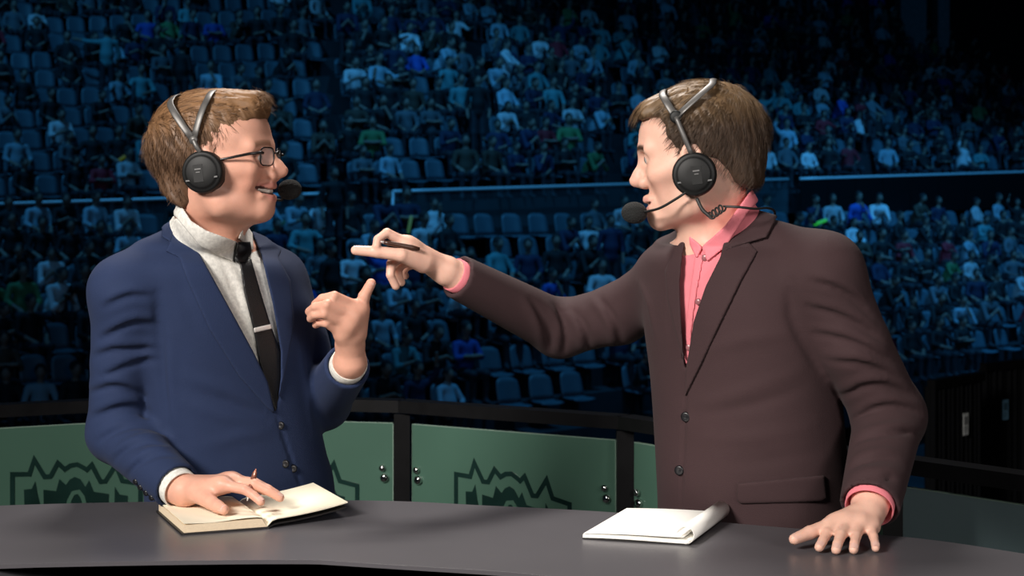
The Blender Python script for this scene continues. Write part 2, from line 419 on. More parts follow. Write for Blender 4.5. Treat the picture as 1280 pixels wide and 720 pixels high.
# emblem: a crowned, spiked shield in strokes; u right, v up, about 1 wide
def stroke(pts, w):
    """outline polygons of a polyline of width w with mitred corners"""
    pts = [np.asarray(p, float) for p in pts]; L = []; R_ = []
    for i, p in enumerate(pts):
        d0 = p - pts[i-1] if i else pts[1]-pts[0]; d1 = pts[i+1]-p if i < len(pts)-1 else d0
        d0 = d0/np.linalg.norm(d0); d1 = d1/np.linalg.norm(d1)
        n0 = np.array([-d0[1], d0[0]]); n1 = np.array([-d1[1], d1[0]]); m = n0+n1; m /= np.linalg.norm(m)+1e-9
        s = w/2/max(0.45, m.dot(n0)); L.append(p+m*s); R_.append(p-m*s)
    return [[R_[i], R_[i+1], L[i+1], L[i]] for i in range(len(pts)-1)]
def E(x, y): return ((x - 635) / 960.0, (480 - y) / 960.0)
crown = [E(*q) for q in ((168,900),(168,200),(288,208),(322,105),(395,235),(438,235),(490,140),(540,190),(580,165),(630,160),(680,190),(700,205),(735,170),(800,300),(835,300),(912,180),(960,305),(1095,335),(1095,900))]
arch = [E(560,480), E(572,420), E(600,368), E(640,362), E(668,400), E(690,480)]
inner = [[(250,318),(305,315),(330,262),(348,370),(372,470),(372,880),(262,880)],
         [(388,328),(478,345),(502,258),(548,305),(575,268),(612,250),(650,268),(690,330),(715,285),(750,370),(860,395),(850,880),(392,880)],
         [(905,345),(940,405),(1000,420),(1000,880),(895,880)]]
def emblem(parent, o, U, Vv, nrm, size):
    mb = MB(); t = nrm * 0.0015
    def put(poly):
        q = [o + U*(u*size) + Vv*(v*size) for u, v in poly]; n = len(q)
        mb.add(q + [p + t for p in q], [tuple(reversed(range(n))), tuple(range(n, 2*n))] + [(i, (i+1) % n, n+(i+1) % n, n+i) for i in range(n)])
    for q in stroke(crown, 0.034): put(q)
    for q in inner: put([E(*c) for c in q])
    e = mb.build('emblem', M['clear_film'], parent); tag(e, 'dark spiked crown emblem')
    m2 = MB(); t2 = nrm * 0.003
    for q in stroke(arch, 0.03):
        c = [o + U*(u*size) + Vv*(v*size) for u, v in q]; m2.add(c + [p + t2 for p in c], [(3,2,1,0),(4,5,6,7),(0,1,5,4),(1,2,6,5),(2,3,7,6),(3,0,4,7)])
    m2.build('emblem_arch', M['green_glass'], e)
for i in range(5):
    a = np.array([*RP[i], 0.0]); b = np.array([*RP[i+1], 0.0]); t = b-a; L_ = np.linalg.norm(t); U = t/L_; n = np.array([U[1], -U[0], 0])
    g = 0.028; z0, z1 = 0.13, 0.985
    grey = i == 4
    pn = MB().obox(a + U*g - n*0.004 + np.array([0,0,z0]), U*(L_-2*g), -n*0.010, np.array([0,0,z1-z0])).build('glass_panel', M['grey_glass' if grey else 'green_glass'], bar)
    for e0, du in ((g-0.0022, 0.0022), (L_-g, 0.0022)):
        MB().obox(a + U*e0 - n*0.004 + np.array([0,0,z0]), U*du, -n*0.010, np.array([0,0,z1-z0])).build('glass_edge', M['glass_edge'], pn)
    MB().obox(a + U*g - n*0.004 + np.array([0,0,z1]), U*(L_-2*g), -n*0.010, np.array([0,0,0.002])).build('glass_edge', M['glass_edge'], pn)
    for s in (0.05, L_-0.05):
        for zz in (0.84, 0.26):
            c = a + U*s + np.array([0,0,zz])
            MB().lathe(c - n*0.004, n, [(0,0.0115),(0.008,0.0115),(0.012,0.009),(0.013,0.004)], 16).lathe(c - n*0.004 + np.array([-0.006,0,0.026]), n, [(0,0.009),(0.006,0.009),(0.010,0.006)], 14).build('bolt', M['chrome'], pn, True)
    if not grey:
        emblem(pn, a + U*(L_*0.51) - n*0.0038 + np.array([0,0,0.764]), U, np.array([0,0,1.0]), n, 0.345)

# ------------------------------------------------------------------ black pleated drape on the far right, with two paper notices
M['drape'] = mat('black_drape', (0.004, 0.0045, 0.006), 0.85, spec=0.2, vary=0.2, vscale=20)
def drape(px0, px1, py_top, d, label, notice):
    a = P(px0, py_top, d); b = P(px1, py_top, d*1.05); b[2] = a[2]; nseg = 120; V = []; Fc = []
    t = (b-a); L_ = np.linalg.norm(t); U = t/L_; n = np.array([U[1], -U[0], 0])
    o = empty('drape_barrier', (a[0], a[1], a[2]-1.2), label, 'drape', 'pleated black drapes at the edge of the stand')
    for i in range(nseg+1):
        s = i/nseg; off = 0.022*math.sin(s*math.pi*2*17) + 0.008*math.sin(s*71)
        for z in (0, -1.25):
            V.append(a + t*s + n*off + np.array([0,0,z]))
    for i in range(nseg): Fc.append((2*i, 2*i+1, 2*i+3, 2*i+2))
    V2 = [v - n*0.03 for v in V]; m = MB().add(V, Fc).add(V2, [f[::-1] for f in Fc]); m.build('cloth', M['drape'], o, True)
    MB().obox(a - n*0.02 + np.array([0,0,-0.01]), t, n*0.05, np.array([0,0,0.05])).build('top_bar', M['black_metal'], o)
    px, py, w, h, col, nl = notice
    c = a + U*((px-px0)/(px1-px0)*L_) + np.array([0,0,-(py-py_top)*d/F]) + n*0.04
    pm = mat('notice_paper', col, 0.6)
    s = MB().obox(c - U*w/2 - np.array([0,0,h/2]), U*w, n*0.003, np.array([0,0,h])).build('paper_notice', pm)
    tag(s, nl, 'notice')
    ink = mat('notice_print', tuple(v*0.35 for v in col), 0.7)
    MB().obox(c - U*w*0.36 + n*0.003 + np.array([0,0,-h*0.02]), U*w*0.72, n*0.0008, np.array([0,0,h*0.36])).build('print_block', ink, s)
    for k in range(3):
        MB().obox(c - U*w*0.34 + n*0.003 + np.array([0,0,-h*(0.16+0.09*k)]), U*w*(0.66-0.1*k), n*0.0008, np.array([0,0,h*0.04])).build('print_line', ink, s)
drape(1163, 1226, 484, 9.0, 'black pleated drape carrying the white notice', (1198, 537, 0.06, 0.125, (0.85, 0.88, 0.86), 'small white paper notice pinned to the black drape'))
drape(1228, 1330, 462, 10.0, 'black pleated drape carrying the dim blue notice', (1249, 514, 0.055, 0.125, (0.2, 0.42, 0.6), 'small dim blue notice pinned to the drape at far right'))

# ------------------------------------------------------------------ the crowd
rng = random.Random(7)
M['crowd'] = mat('crowd_cloth_and_skin', (0.5, 0.5, 0.5), 0.8, attr='Col', objcol=True)
M['seat'] = mat('blue_grey_seat_plastic', (0.075, 0.12, 0.15), 0.5, vary=0.12, vscale=3)
M['seat_frame'] = mat('dark_seat_frame', (0.02, 0.02, 0.022), 0.5)
SKIN, HAIR, PANTS = (0.26, 0.18, 0.14), (0.012, 0.011, 0.012), (0.022, 0.024, 0.032)
def figure(pose):
    m = Model(); A = lambda a, b, ra, rb, t, k=0.05: m.add(rcone(a, b, ra, rb, k, 'add', t))
    if pose.startswith('stand'):
        hx, hz = 0.0, 0.93
        for s in (-1, 1):
            A((s*.09,0,.9),(s*.1,-.02,.48),.085,.06,3); A((s*.1,-.02,.48),(s*.1,0,.07),.058,.045,3); A((s*.1,.02,.05),(s*.11,-.14,.04),.045,.035,3)
        A((0,0,.95),(0,0,1.1),.13,.14,0); A((0,0,1.15),(0,.0,1.38),.15,.13,0,.08); A((-.15,0,1.40),(.15,0,1.40),.065,.065,0,.06)
        A((0,0,1.42),(0,-.01,1.55),.05,.05,1); head = np.array((0,-.02,1.64))
        if pose == 'stand_point': arms = [((-.19,0,1.4),(-.28,-.08,1.15),(-.24,-.16,.92)), ((.19,0,1.4),(.42,-.12,1.42),(.66,-.16,1.47))]
        elif pose == 'stand_bend': arms = [((-.19,0,1.4),(-.25,-.2,1.2),(-.1,-.35,1.1)), ((.19,0,1.4),(.25,-.2,1.2),(.12,-.38,1.12))]
        else: arms = [((-.19,0,1.4),(-.26,.02,1.13),(-.24,-.06,.88)), ((.19,0,1.4),(.26,.02,1.13),(.24,-.06,.88))]
    else:
        lean = {'upright':.02,'forward':.24,'phone':.10,'crossed':.0,'chin':.16,'raise':.04,'turn':.03,'slump':-.06}[pose]
        sh = np.array((0,-lean,.98 if pose!='slump' else .93))
        A((0,.04,.50),(0,.02-lean*.3,.66),.15,.145,0,.06); A((0,.02-lean*.3,.68),(0,-lean+.01,.90),.145,.135,0,.08)
        A(sh+(-.15,0,-.02),sh+(.15,0,-.02),.065,.065,0,.06)
        for s in (-1, 1):
            A((s*.09,0,.50),(s*.13,-.42,.51),.085,.065,3); A((s*.13,-.42,.50),(s*.12,-.40,.09),.06,.045,3); A((s*.12,-.38,.06),(s*.13,-.54,.045),.045,.035,3)
        A(sh+(0,0,.02),sh+(0,-.03,.13),.05,.048,1); head = sh + (0,-.045,.235)
        if pose in ('phone', 'forward'): head = sh + (0,-.10,.20)
        S = lambda s: sh+(s*.19,0,-.03)
        arms = {'upright':[(S(s),(s*.26,-.06-lean,.72),(s*.12,-.33,.60)) for s in (-1,1)],
                'forward':[(S(s),(s*.21,-.42,.63),(s*.05,-.50,.80)) for s in (-1,1)],
                'phone':[(S(s),(s*.24,-.22,.72),(s*.05,-.40,.80)) for s in (-1,1)],
                'crossed':[(S(s),(s*.25,-.10,.75),(-s*.10,-.22,.78)) for s in (-1,1)],
                'chin':[(S(-1),(-.22,-.38,.66),(-.04,-.32,1.0)),(S(1),(.25,-.16,.70),(.02,-.36,.60))],
                'raise':[(S(-1),(-.26,-.06,.72),(-.12,-.33,.60)),(S(1),(.34,-.10,1.12),(.30,-.16,1.38))],
                'turn':[(S(-1),(-.28,-.12,.74),(-.02,-.32,.66)),(S(1),(.30,-.2,.80),(.40,-.42,.85))],
                'slump':[(S(s),(s*.27,-.06,.68),(s*.08,-.24,.58)) for s in (-1,1)]}[pose]
    for a, b, c in arms:
        a, b, c = map(np.asarray, (a, b, c)); mid = b*.62+c*.38
        A(a, b, .062, .05, 0, .03); A(b, mid, .05, .045, 0, .02); A(mid, c, .04, .032, 1, .015); A(c, c+(c-mid)/np.linalg.norm(c-mid)*.08, .036, .03, 1, .02)
    m.add(ell(head, (.077,.095,.118), None, .03, 'add', 1)); m.add(ell(head+(0,-.09,-.015),(.018,.025,.022),None,.02,'add',1))
    m.add(ell(head+(0,.022,.028), (.092,.103,.112), None, .01, 'add', 2))
    for s in (-1,1): m.add(ell(head+(s*.082,.0,-.01),(.014,.025,.032),None,.01,'add',1))
    return m
POSES = ['upright','forward','phone','crossed','chin','raise','turn','slump','stand','stand_point','stand_bend']
FIG = {}
def make_fig(pose, h):
    m = figure(pose); me, V = sdf_mesh('spectator_' + pose, m, h); t = m.tags(V)
    C = np.zeros((len(V), 4)); C[t==1,:3] = SKIN; C[t==2,:3] = HAIR; C[t==3,:3] = PANTS; C[t>0,3] = 1
    set_col(me, C); me.materials.append(M['crowd']); q = np.zeros(len(me.polygons)*4, np.int32); me.loops.foreach_get('vertex_index', q)
    return me, V, q.reshape(-1,4), C
for p in POSES: FIG[p] = (make_fig(p, 0.024)[0], make_fig(p, 0.056)[1:])

def seat_meshes():
    V = []; nx, nz = 7, 6                                   # curved shell back with rounded top corners
    def shell(fn, th):
        F_ = []; fr = [fn(i/(nx-1), j/(nz-1)) for j in range(nz) for i in range(nx)]; bk = [np.array(v)+th for v in fr]; n = nx*nz
        for j in range(nz-1):
            for i in range(nx-1):
                a = j*nx+i; F_ += [(a,a+1,a+nx+1,a+nx),(n+a+nx,n+a+nx+1,n+a+1,n+a)]
        rim = [i for i in range(nx)]+[j*nx+nx-1 for j in range(1,nz)]+[(nz-1)*nx+i for i in range(nx-2,-1,-1)]+[j*nx for j in range(nz-2,0,-1)]
        F_ += [(rim[k],n+rim[k],n+rim[(k+1)%len(rim)],rim[(k+1)%len(rim)]) for k in range(len(rim))]
        return [tuple(v) for v in fr]+[tuple(v) for v in bk], F_
    def back(u, v):
        x = (u-.5)*2; w = .225*(1-.30*max(0,v-.55)**2*4*.5); z = .46+.42*v - .05*abs(x)**4*v
        return np.array((x*w, .20+.10*v-.05*x*x, z))
    def pan(u, v):
        x = (u-.5)*2; return np.array((x*.215, .20-.40*v, .43+.02*x*x+.02*(v-.5)**2*4-.025*(v>.9)))
    b = mesh_from('backrest', *shell(back, np.array((0,.02,.004)))); p = mesh_from('seat_pan', *shell(pan, np.array((0,0,-.03))))
    m = MB().box((-.03,.05,.0),(.03,.11,.42)).box((-.16,.02,.40),(.16,.14,.42)).box((-.09,.02,0),(.09,.16,.02)); s = mesh_from('support', m.V, m.F, False)
    b.materials.append(M['seat']); p.materials.append(M['seat']); s.materials.append(M['seat_frame']); return b, p, s
SB, SP, SS = seat_meshes()

COLS = {'white': ((.62,.66,.68),12), 'pale blue': ((.34,.48,.56),11), 'grey': ((.12,.14,.16),8), 'black': ((.008,.009,.011),52), 'navy': ((.015,.025,.07),14),
        'bright blue': ((.02,.09,.42),4), 'red': ((.30,.015,.03),4), 'green': ((.08,.22,.08),2), 'teal': ((.10,.30,.32),6), 'brown': ((.07,.045,.03),5)}
cnames = list(COLS); cw = [COLS[c][1] for c in cnames]
AISLES = [(404, 432), (590, 606), (752, 772), (1078, 1092)]
slots = []                                                   # (tier, row, px, pos, yaw, occupied)
for tier, n in ((0, N_LOW), (1, N_UP)):
    for r in range(n):
        px = -210 + rng.uniform(0, 12); end = row_end(tier, r)
        while px < min(end, 1310):
            pos = row_at(tier, r, px); d = pos[1] - CAM_Y; py = HY - (pos[2] + .5 - CAM_Z) * F / d
            step = 0.53 * F / d
            if not any(a < px < b for a, b in AISLES):
                occ = 0.84
                if tier and px < 330: occ = 0.42
                if px < -25: occ = 0.4
                if tier and 330 < px < 440: occ = 0.55
                if tier == 0 and r <= 1 and 600 < px < 745: occ = 0.12
                if tier == 0 and r in (5, 6) and 640 < px < 720: occ = 0.25
                if px > 1180 and tier == 0 and r < 2: occ = 0.6
                slots.append([tier, r, px, pos, math.radians(32 + rng.uniform(-6, 6)), rng.random() < occ])
            px += step
def size_key(s): return s[3][1] + (0 if -25 < s[2] < 1300 else 100)     # those outside the picture last
people = sorted([s for s in slots if s[5]], key=size_key)
# the standing ones: (px of the feet, py of the head top, tier, row, pose, colour, yaw, label)
STAND = [(139, 0, 1, 5, 'stand_point', 'teal', 200, 'standing spectator in a pale teal T-shirt on the far left'),
         (632, 45, 1, 4, 'stand_bend', 'white', 70, 'standing pale-shirted spectator in the upper tier between the two men'),
         (598, 0, 1, 2, 'stand', 'black', 10, 'dark-clad spectator standing in the upper aisle between the two men'),
         (232, 0, 1, 4, 'stand', 'black', 150, 'dark-clad spectator standing above the blue-suited man'),
         (416, 0, 0, 3, 'stand', 'black', 60, 'dark-clad usher standing in the lower aisle beside the blue-suited man'),
         (420, 0, 0, 6, 'stand', 'black', 30, 'dark-clad usher standing at the gap in the balustrade'),
         (762, 0, 0, 4, 'stand', 'navy', 20, 'navy-clad usher standing in the lower aisle near the brown-suited man'),
         (1085, 0, 1, 2, 'stand_bend', 'grey', 40, 'grey-clad spectator standing in the upper aisle on the right')]
ORD = ['leftmost','second from left','third from left','fourth from left','fifth from left','sixth from left','seventh from left','eighth from left','ninth from left','tenth from left'] + [f'{n} from left' for n in ('eleventh','twelfth','thirteenth','fourteenth','fifteenth','sixteenth','seventeenth','eighteenth')]
ROWN = ['one','two','three','four','five','six','seven','eight','nine','ten','eleven','twelve','thirteen']
def sector(px):
    return ('left of the blue-suited man' if px < 110 else 'behind the blue-suited man' if px < 385 else 'between the two men' if px < 800
            else 'behind the brown-suited man' if px < 1120 else 'right of the brown-suited man')
def name_all(entries, noun, group):
    """entries: (object, description, tier, row, px): labels that single each one out by look, row and place"""
    buckets = {}
    for e in entries: buckets.setdefault((e[1], e[2], e[3], sector(e[4])), []).append(e)
    for (desc, tier, r, sec), es in buckets.items():
        es.sort(key=lambda e: e[4]); t = f"{'upper' if tier else 'lower'} tier row {ROWN[r]}"
        for i, e in enumerate(es):
            tag(e[0], f'{desc} {noun} {sec}, {t}' if len(es) == 1 else f'{ORD[i]} {desc} {noun} {sec}, {t}', noun, group)
def colour(): return rng.choices(cnames, cw)[0]
seated = POSES[:8]; entries = []; rest = []
MAXP = 300 - len(STAND)
for i, (tier, r, px, pos, yaw, occ) in enumerate(people):
    pose = rng.choices(seated, [5,3,3,3,2,1,3,3])[0]; c = colour(); y2 = yaw + rng.uniform(-.5, .35); sc = rng.uniform(.90, 1.06); fl = rng.random() < .5
    base = pos - np.array([0, 0, .43])
    col = np.array(COLS[c][0]) * rng.uniform(.7, 1.15)
    if i < MAXP:
        o = bpy.data.objects.new('spectator', FIG[pose][0]); COL.objects.link(o); o.location = base; o.rotation_euler = (0, 0, y2)
        o.scale = (-sc if fl else sc, sc, sc); o.color = (*col, 1); entries.append((o, f'seated {c}-shirted', tier, r, px))
    else: rest.append((pose, base, y2, sc, fl, col))
name_all(entries, 'spectator', 'spectators seated in the stands')
HOLD = [(e[0].location.copy(), e[0].rotation_euler[2], e[0].scale[1]) for e in entries]
for px, _, tier, r, pose, c, yaw, lab in STAND:
    pos = row_at(tier, r, px) - np.array([0, .38, .43]); o = bpy.data.objects.new('spectator', FIG[pose][0]); COL.objects.link(o)
    o.location = pos; o.rotation_euler = (0, 0, math.radians(yaw)); o.color = (*COLS[c][0], 1); tag(o, lab, 'spectator', 'spectators standing in the stands')
def join_stuff(items, name, material, label, cat, group=None):
    VV, QQ, CC = [], [], []; n = 0
    for V, Q, C, base, yaw, sc, fl in items:
        W = V * np.array([-sc if fl else sc, sc, sc]); c, s = math.cos(yaw), math.sin(yaw)
        W = np.stack([W[:,0]*c - W[:,1]*s, W[:,0]*s + W[:,1]*c, W[:,2]], 1) + base
        VV.append(W); QQ.append((Q[:, ::-1] if fl else Q) + n); n += len(V)
        if C is not None: CC.append(C)
    if not VV: return
    me = mesh_quads(name, np.vstack(VV), np.vstack(QQ))
    if CC: set_col(me, np.vstack(CC))
    o = link(name, me, material); tag(o, label, cat, group, 'stuff'); return o
items = []
for pose, base, y2, sc, fl, col in rest:
    V, Q, C = FIG[pose][1]; C = C.copy(); C[C[:,3] == 0, :3] = col; C[:,3] = 1; items.append((V, Q, C, base, y2, sc, fl))
join_stuff(items, 'far_spectators', M['crowd'], 'dense far rows of seated spectators in dim blue light', 'crowd')
# seats: the nearest 300 as things, the others as one mass
def mesh_arrays(me):
    V = np.zeros(len(me.vertices)*3, np.float32); me.vertices.foreach_get('co', V); Q = [tuple(p.vertices) for p in me.polygons]; return V.reshape(-1,3), np.array(Q)
sorted_slots = sorted(slots, key=lambda s: (size_key(s) + (6 if s[5] else 0)))
bv, bq = mesh_arrays(SB); pv, pq = mesh_arrays(SP); sv = np.vstack([bv, pv]); sq = np.vstack([bq, pq + len(bv)])
entries = []; items = []
for i, (tier, r, px, pos, yaw, occ) in enumerate(sorted_slots):
    base = pos - np.array([0, 0, .43])
    if i < 300:
        e = bpy.data.objects.new('arena_seat', None); COL.objects.link(e); e.empty_display_size = .1; e.location = base; e.rotation_euler = (0, 0, yaw)
        for nm, me in (('backrest', SB), ('seat_pan', SP), ('support', SS)):
            c = bpy.data.objects.new(nm, me); COL.objects.link(c); c.parent = e
        entries.append((e, 'occupied blue-grey' if occ else 'empty blue-grey', tier, r, px))
    else: items.append((sv, sq, None, base, yaw, 1.0, False))
name_all(entries, 'seat', 'plastic seats in the stands')
join_stuff(items, 'far_seats', M['seat'], 'far rows of blue-grey plastic seats in dim blue light', 'seats')
# glow sticks and lit phones in the crowd
def glow(name, px, py, d, col, strn, label, tilt, L_=0.30, r=0.02):
    best = None                                            # held over the lap of the spectator nearest to that place
    for loc, yaw, sc in HOLD:
        q = np.array(loc) + np.array([math.sin(yaw)*.36, -math.cos(yaw)*.36, .66])*sc; dep = q[1] - CAM_Y
        e = (CX + q[0]*F/dep - px)**2 + (HY + (CAM_Z - q[2])*F/dep - py)**2
        if best is None or e < best[0]: best = (e, q)
    a = best[1]; v = np.array([math.sin(tilt), -.1, math.cos(tilt)])*L_
    o = MB().tube([a - v*.5, a - v*.46, a + v*.44, a + v*.5], [r*.6, r, r, r*.5], 8).build(name, mat('glow_' + name, (.1,.1,.1), .4, emit=col, estr=strn), None, True)
    return tag(o, label, 'light stick', 'glow sticks in the crowd')
glow('glow_stick', 1010, 180, 44, (.05,1,.1), .3, 'bright green glow stick in the stands right of the brown-suited man\'s head', 1.2, .34, .04)
glow('glow_stick', 161, 199, 33.5, (.5,.8,.02), .06, 'yellow-green glow stick left of the blue-suited man', 1.0, .3, .035)
glow('glow_stick', 529, 272, 27.6, (.25,.8,.35), .10, 'pale green glow stick between the men above the pointing hand', .2, .34, .03)
glow('glow_stick', 360, 262, 28.5, (.02,.5,.12), .03, 'dim green glow stick beside the blue-suited man\'s microphone', .9, .3, .03)

# ------------------------------------------------------------------ the presenters' desk
M['desk_top'] = mat('charcoal_desk_top', srgb(84, 82, 86), 0.34, spec=0.45, vary=0.06, vscale=5, bump=0.05, bscale=300)
M['desk_dark'] = mat('dark_desk_front', srgb(42, 42, 46), 0.5, vary=0.1)
DZ = 1.05
def on_desk(px, py, z=DZ): return P(px, py, F*(CAM_Z-z)/(py-HY))
back = spline([on_desk(*q)[:2] for q in ((-120,640),(0,632),(200,627),(456,625.5),(610,632),(775,641),(950,657),(1140,672),(1280,692),(1420,715))], 6)
front = []
for i, p in enumerate(back):
    t = back[min(i+1,len(back)-1)] - back[max(i-1,0)]; t /= np.linalg.norm(t); front.append(p + np.array([t[1], -t[0]])*0.478)
desk = empty('presenter_desk', (0, -0.3, 0), 'long curved charcoal desk in front of the two men', 'desk')
poly = [tuple(p) for p in front] + [tuple(p) for p in back[::-1]]
d_ = MB().prism(poly, DZ-0.035, DZ).build('desk_top', M['desk_top'], desk)
bv_ = d_.modifiers.new('edge', 'BEVEL'); bv_.width = 0.006; bv_.segments = 2; bv_.limit_method = 'ANGLE'; bv_.angle_limit = 1.0
fp = [p*0.96 + b*0.04 for p, b in zip(np.array(front), back)]; fb = [p*0.91 + b*0.09 for p, b in zip(np.array(front), back)]
MB().prism([tuple(p) for p in fp] + [tuple(p) for p in fb[::-1]], 0.06, DZ-0.035).build('front_panel', M['desk_dark'], desk)
fo = [p*1.004 - b*0.004 for p, b in zip(np.array(front), back)]
MB().prism([tuple(p) for p in fo] + [tuple(p*.99+b*.01) for p, b in zip(np.array(front), back)][::-1], DZ-0.034, DZ-0.006).build('edge_trim', M['desk_dark'], desk)
for i in (1, len(back)//2, len(back)-2):
    p = back[i]*0.75 + np.array(front[i])*0.25
    MB().box((p[0]-.03,p[1]-.03,0),(p[0]+.03,p[1]+.03,DZ-0.035)).box((p[0]-.08,p[1]-.08,0),(p[0]+.08,p[1]+.08,.02)).build('leg', M['black_metal'], desk)

# ------------------------------------------------------------------ heads
class Frame:
    """a head's own axes: x forward, y to its left, z up, origin between the ears"""
    def __init__(s, yaw, pitch, roll, near_ear, px, py, d, scale):
        cy, sy, cp, sp = math.cos(yaw), math.sin(yaw), math.cos(pitch), math.sin(pitch)
        fwd = np.array([cy*cp, sy*cp, sp]); left = np.array([-sy, cy, 0.0]); up = np.cross(fwd, left)
        c, r_ = math.cos(roll), math.sin(roll); left, up = left*c + up*r_, up*c - left*r_
        s.R = np.stack([fwd, left, up], 1); s.s = scale; s.O = P(px, py, d) - s.R @ np.array([0, near_ear, 0]) * scale
    def __call__(s, x, y, z): return s.O + s.R @ np.array([x, y, z]) * s.s
    def inv(s, p): return (np.asarray(p) - s.O) @ s.R / s.s
    def px2loc(s, px, py, y=0.0):
        d = 1.5                                             # the local point on the head's own plane y that the pixel sees
        o = s.inv(np.array([0, CAM_Y, CAM_Z])); q = s.inv(P(px, py, 2.0)); t = (y - o[1]) / (q[1] - o[1]); return o + (q - o) * t
def head_prims(m, H, open_mouth, smile, mz=0.0, cz=0.0, cx=0.0, ez=0.0, bz=0.0):
    S = H.s; R = H.R; JX = lambda x: x + cx
    def E_(c, r, k, op='add', rot=0.0):
        RR = R
        if rot: a = math.radians(rot); RR = R @ np.array([[math.cos(a),0,math.sin(a)],[0,1,0],[-math.sin(a),0,math.cos(a)]])
        m.add(ell(H(*c), np.array(r)*S, RR, k*S, op))
    def C_(a, b, ra, rb, k, op='add'): m.add(rcone(H(*a), H(*b), ra*S, rb*S, k*S, op))
    E_((-.006,0,.044), (.097,.076,.086), 0)                 # cranium
    E_((.030,0,.052), (.066,.066,.066), .03)                # forehead
    E_((.040,0,-.020+cz*.5), (.052,.051,.072-cz*.5), .03)               # face mass
    for y in (-1, 1):
        C_((.004,y*.056,-.036), (.020,y*.049,-.068+cz*.6), .017, .015, .03)
        C_((.020,y*.049,-.068+cz*.6), (.078+cx,y*.014,-.088+cz), .015, .015, .03)   # jaw line
        C_((.030,y*.060,-.002), (.072,y*.046,-.008), .014, .015, .025)  # cheek bone
        E_((.046,y*.034,-.038+cz*.4), (.024,.017,.030), .02)      # cheek
        C_((.091,y*.012,.042+bz), (.079,y*.046,.043+bz), .0105, .010, .016)   # brow
        E_((.0985,y*.031,.021+ez), (.016,.018,.012), .010, 'sub')          # eye socket
        C_((.0785,y*.031,.0215+ez), (.0785,y*.031,.0205+ez), .0138, .0138, .003); C_((.0930,y*.031-.012,.0195+ez), (.0930,y*.031+.012,.0195+ez), .0038, .0038, .001, 'sub')   # lids over the eye
        C_((.1010,y*.0110,-.0205), (.1020,y*.0115,-.0185), .0068, .0066, .005)    # nostril wing
        C_((.085,y*.013,-.010), (.0985,y*.0095,-.019), .007, .007, .012)
        E_((.008,y*.079,.008), (.020,.008,.031), .006)      # ear
        E_((.008,y*.086,.010), (.012,.006,.020), .004, 'sub')
    C_((.0905,0,.030+ez*.9), (.1090,0,-.003), .0078, .0080, .013) # nose
    C_((.1090,0,-.003), (.1170,0,-.0130), .0082, .0090, .008)
    C_((.106,0,-.022), (.1135,0,-.0165), .0055, .0075, .006)
    E_((.080+cx*.5,0,-.052+mz), (.021,.024,.022), .014)         # muzzle under the lips
    dz = open_mouth; up_ = .008 if smile else 0.0; mx = cx*.6; lb = .0 if smile else .006
    mid, cor = ((.0855, .024, .30), (.0725, .0345, 1.0)) if smile else ((.0915, .017, .5), (.0835, .0255, 1.0))
    def mouth_path(x0, z0, z1, back):                          # from the middle of the lips to the corner
        return lambda y: [(x0+mx, 0, z0), (x0+mx-.0005, y*.008, z0), (mid[0]+mx-back*.6, y*mid[1], z0+(z1-z0)*mid[2]), (cor[0]+mx-back*.2, y*cor[1], z1)]
    zc = -.0475+mz+up_
    top = mouth_path(.098, -.0415+mz, zc+.0025, 0); bot = mouth_path(.095-lb, -.0565-dz+mz, zc-.0025, lb*.5); cut = mouth_path(.1025-lb*.3, -.0492-dz*.5+mz, zc, -.006)
    for y in (-1, 1):
        for pth, rr in ((top(y), (.0064,.0064,.0052,.0030)), (bot(y), (.0068,.0068,.0054,.0030))):
            for i in range(3): C_(pth[i], pth[i+1], rr[i], rr[i+1], .005)
    if smile:
        for y in (-1, 1):
            C_((.096,y*.017,-.026), (.068,y*.041,-.044+mz), .0030, .0028, .006, 'sub')           # smile fold
            E_((.064,y*.043,-.028+mz*.5), (.013,.010,.013), .012)
    for y in (-1, 1):
        pth = cut(y); ro = .0008+dz*.75
        for i in range(3): C_(pth[i], pth[i+1], ro*(1,1,.9)[i], ro*(1,.9,.45)[i], .0015, 'sub')   # mouth opening
    if smile: E_((.074,0,-.0492-dz*.5+mz+.003), (.022,.027,.0052), .0015, 'sub')
    E_((.086+cx,0,-.070-dz+mz*.6+cz*.4), (.010,.020,.005), .008, 'sub')
    E_((.080+cx,0,-.086+cz), (.0175,.020,.0170), .014)          # chin
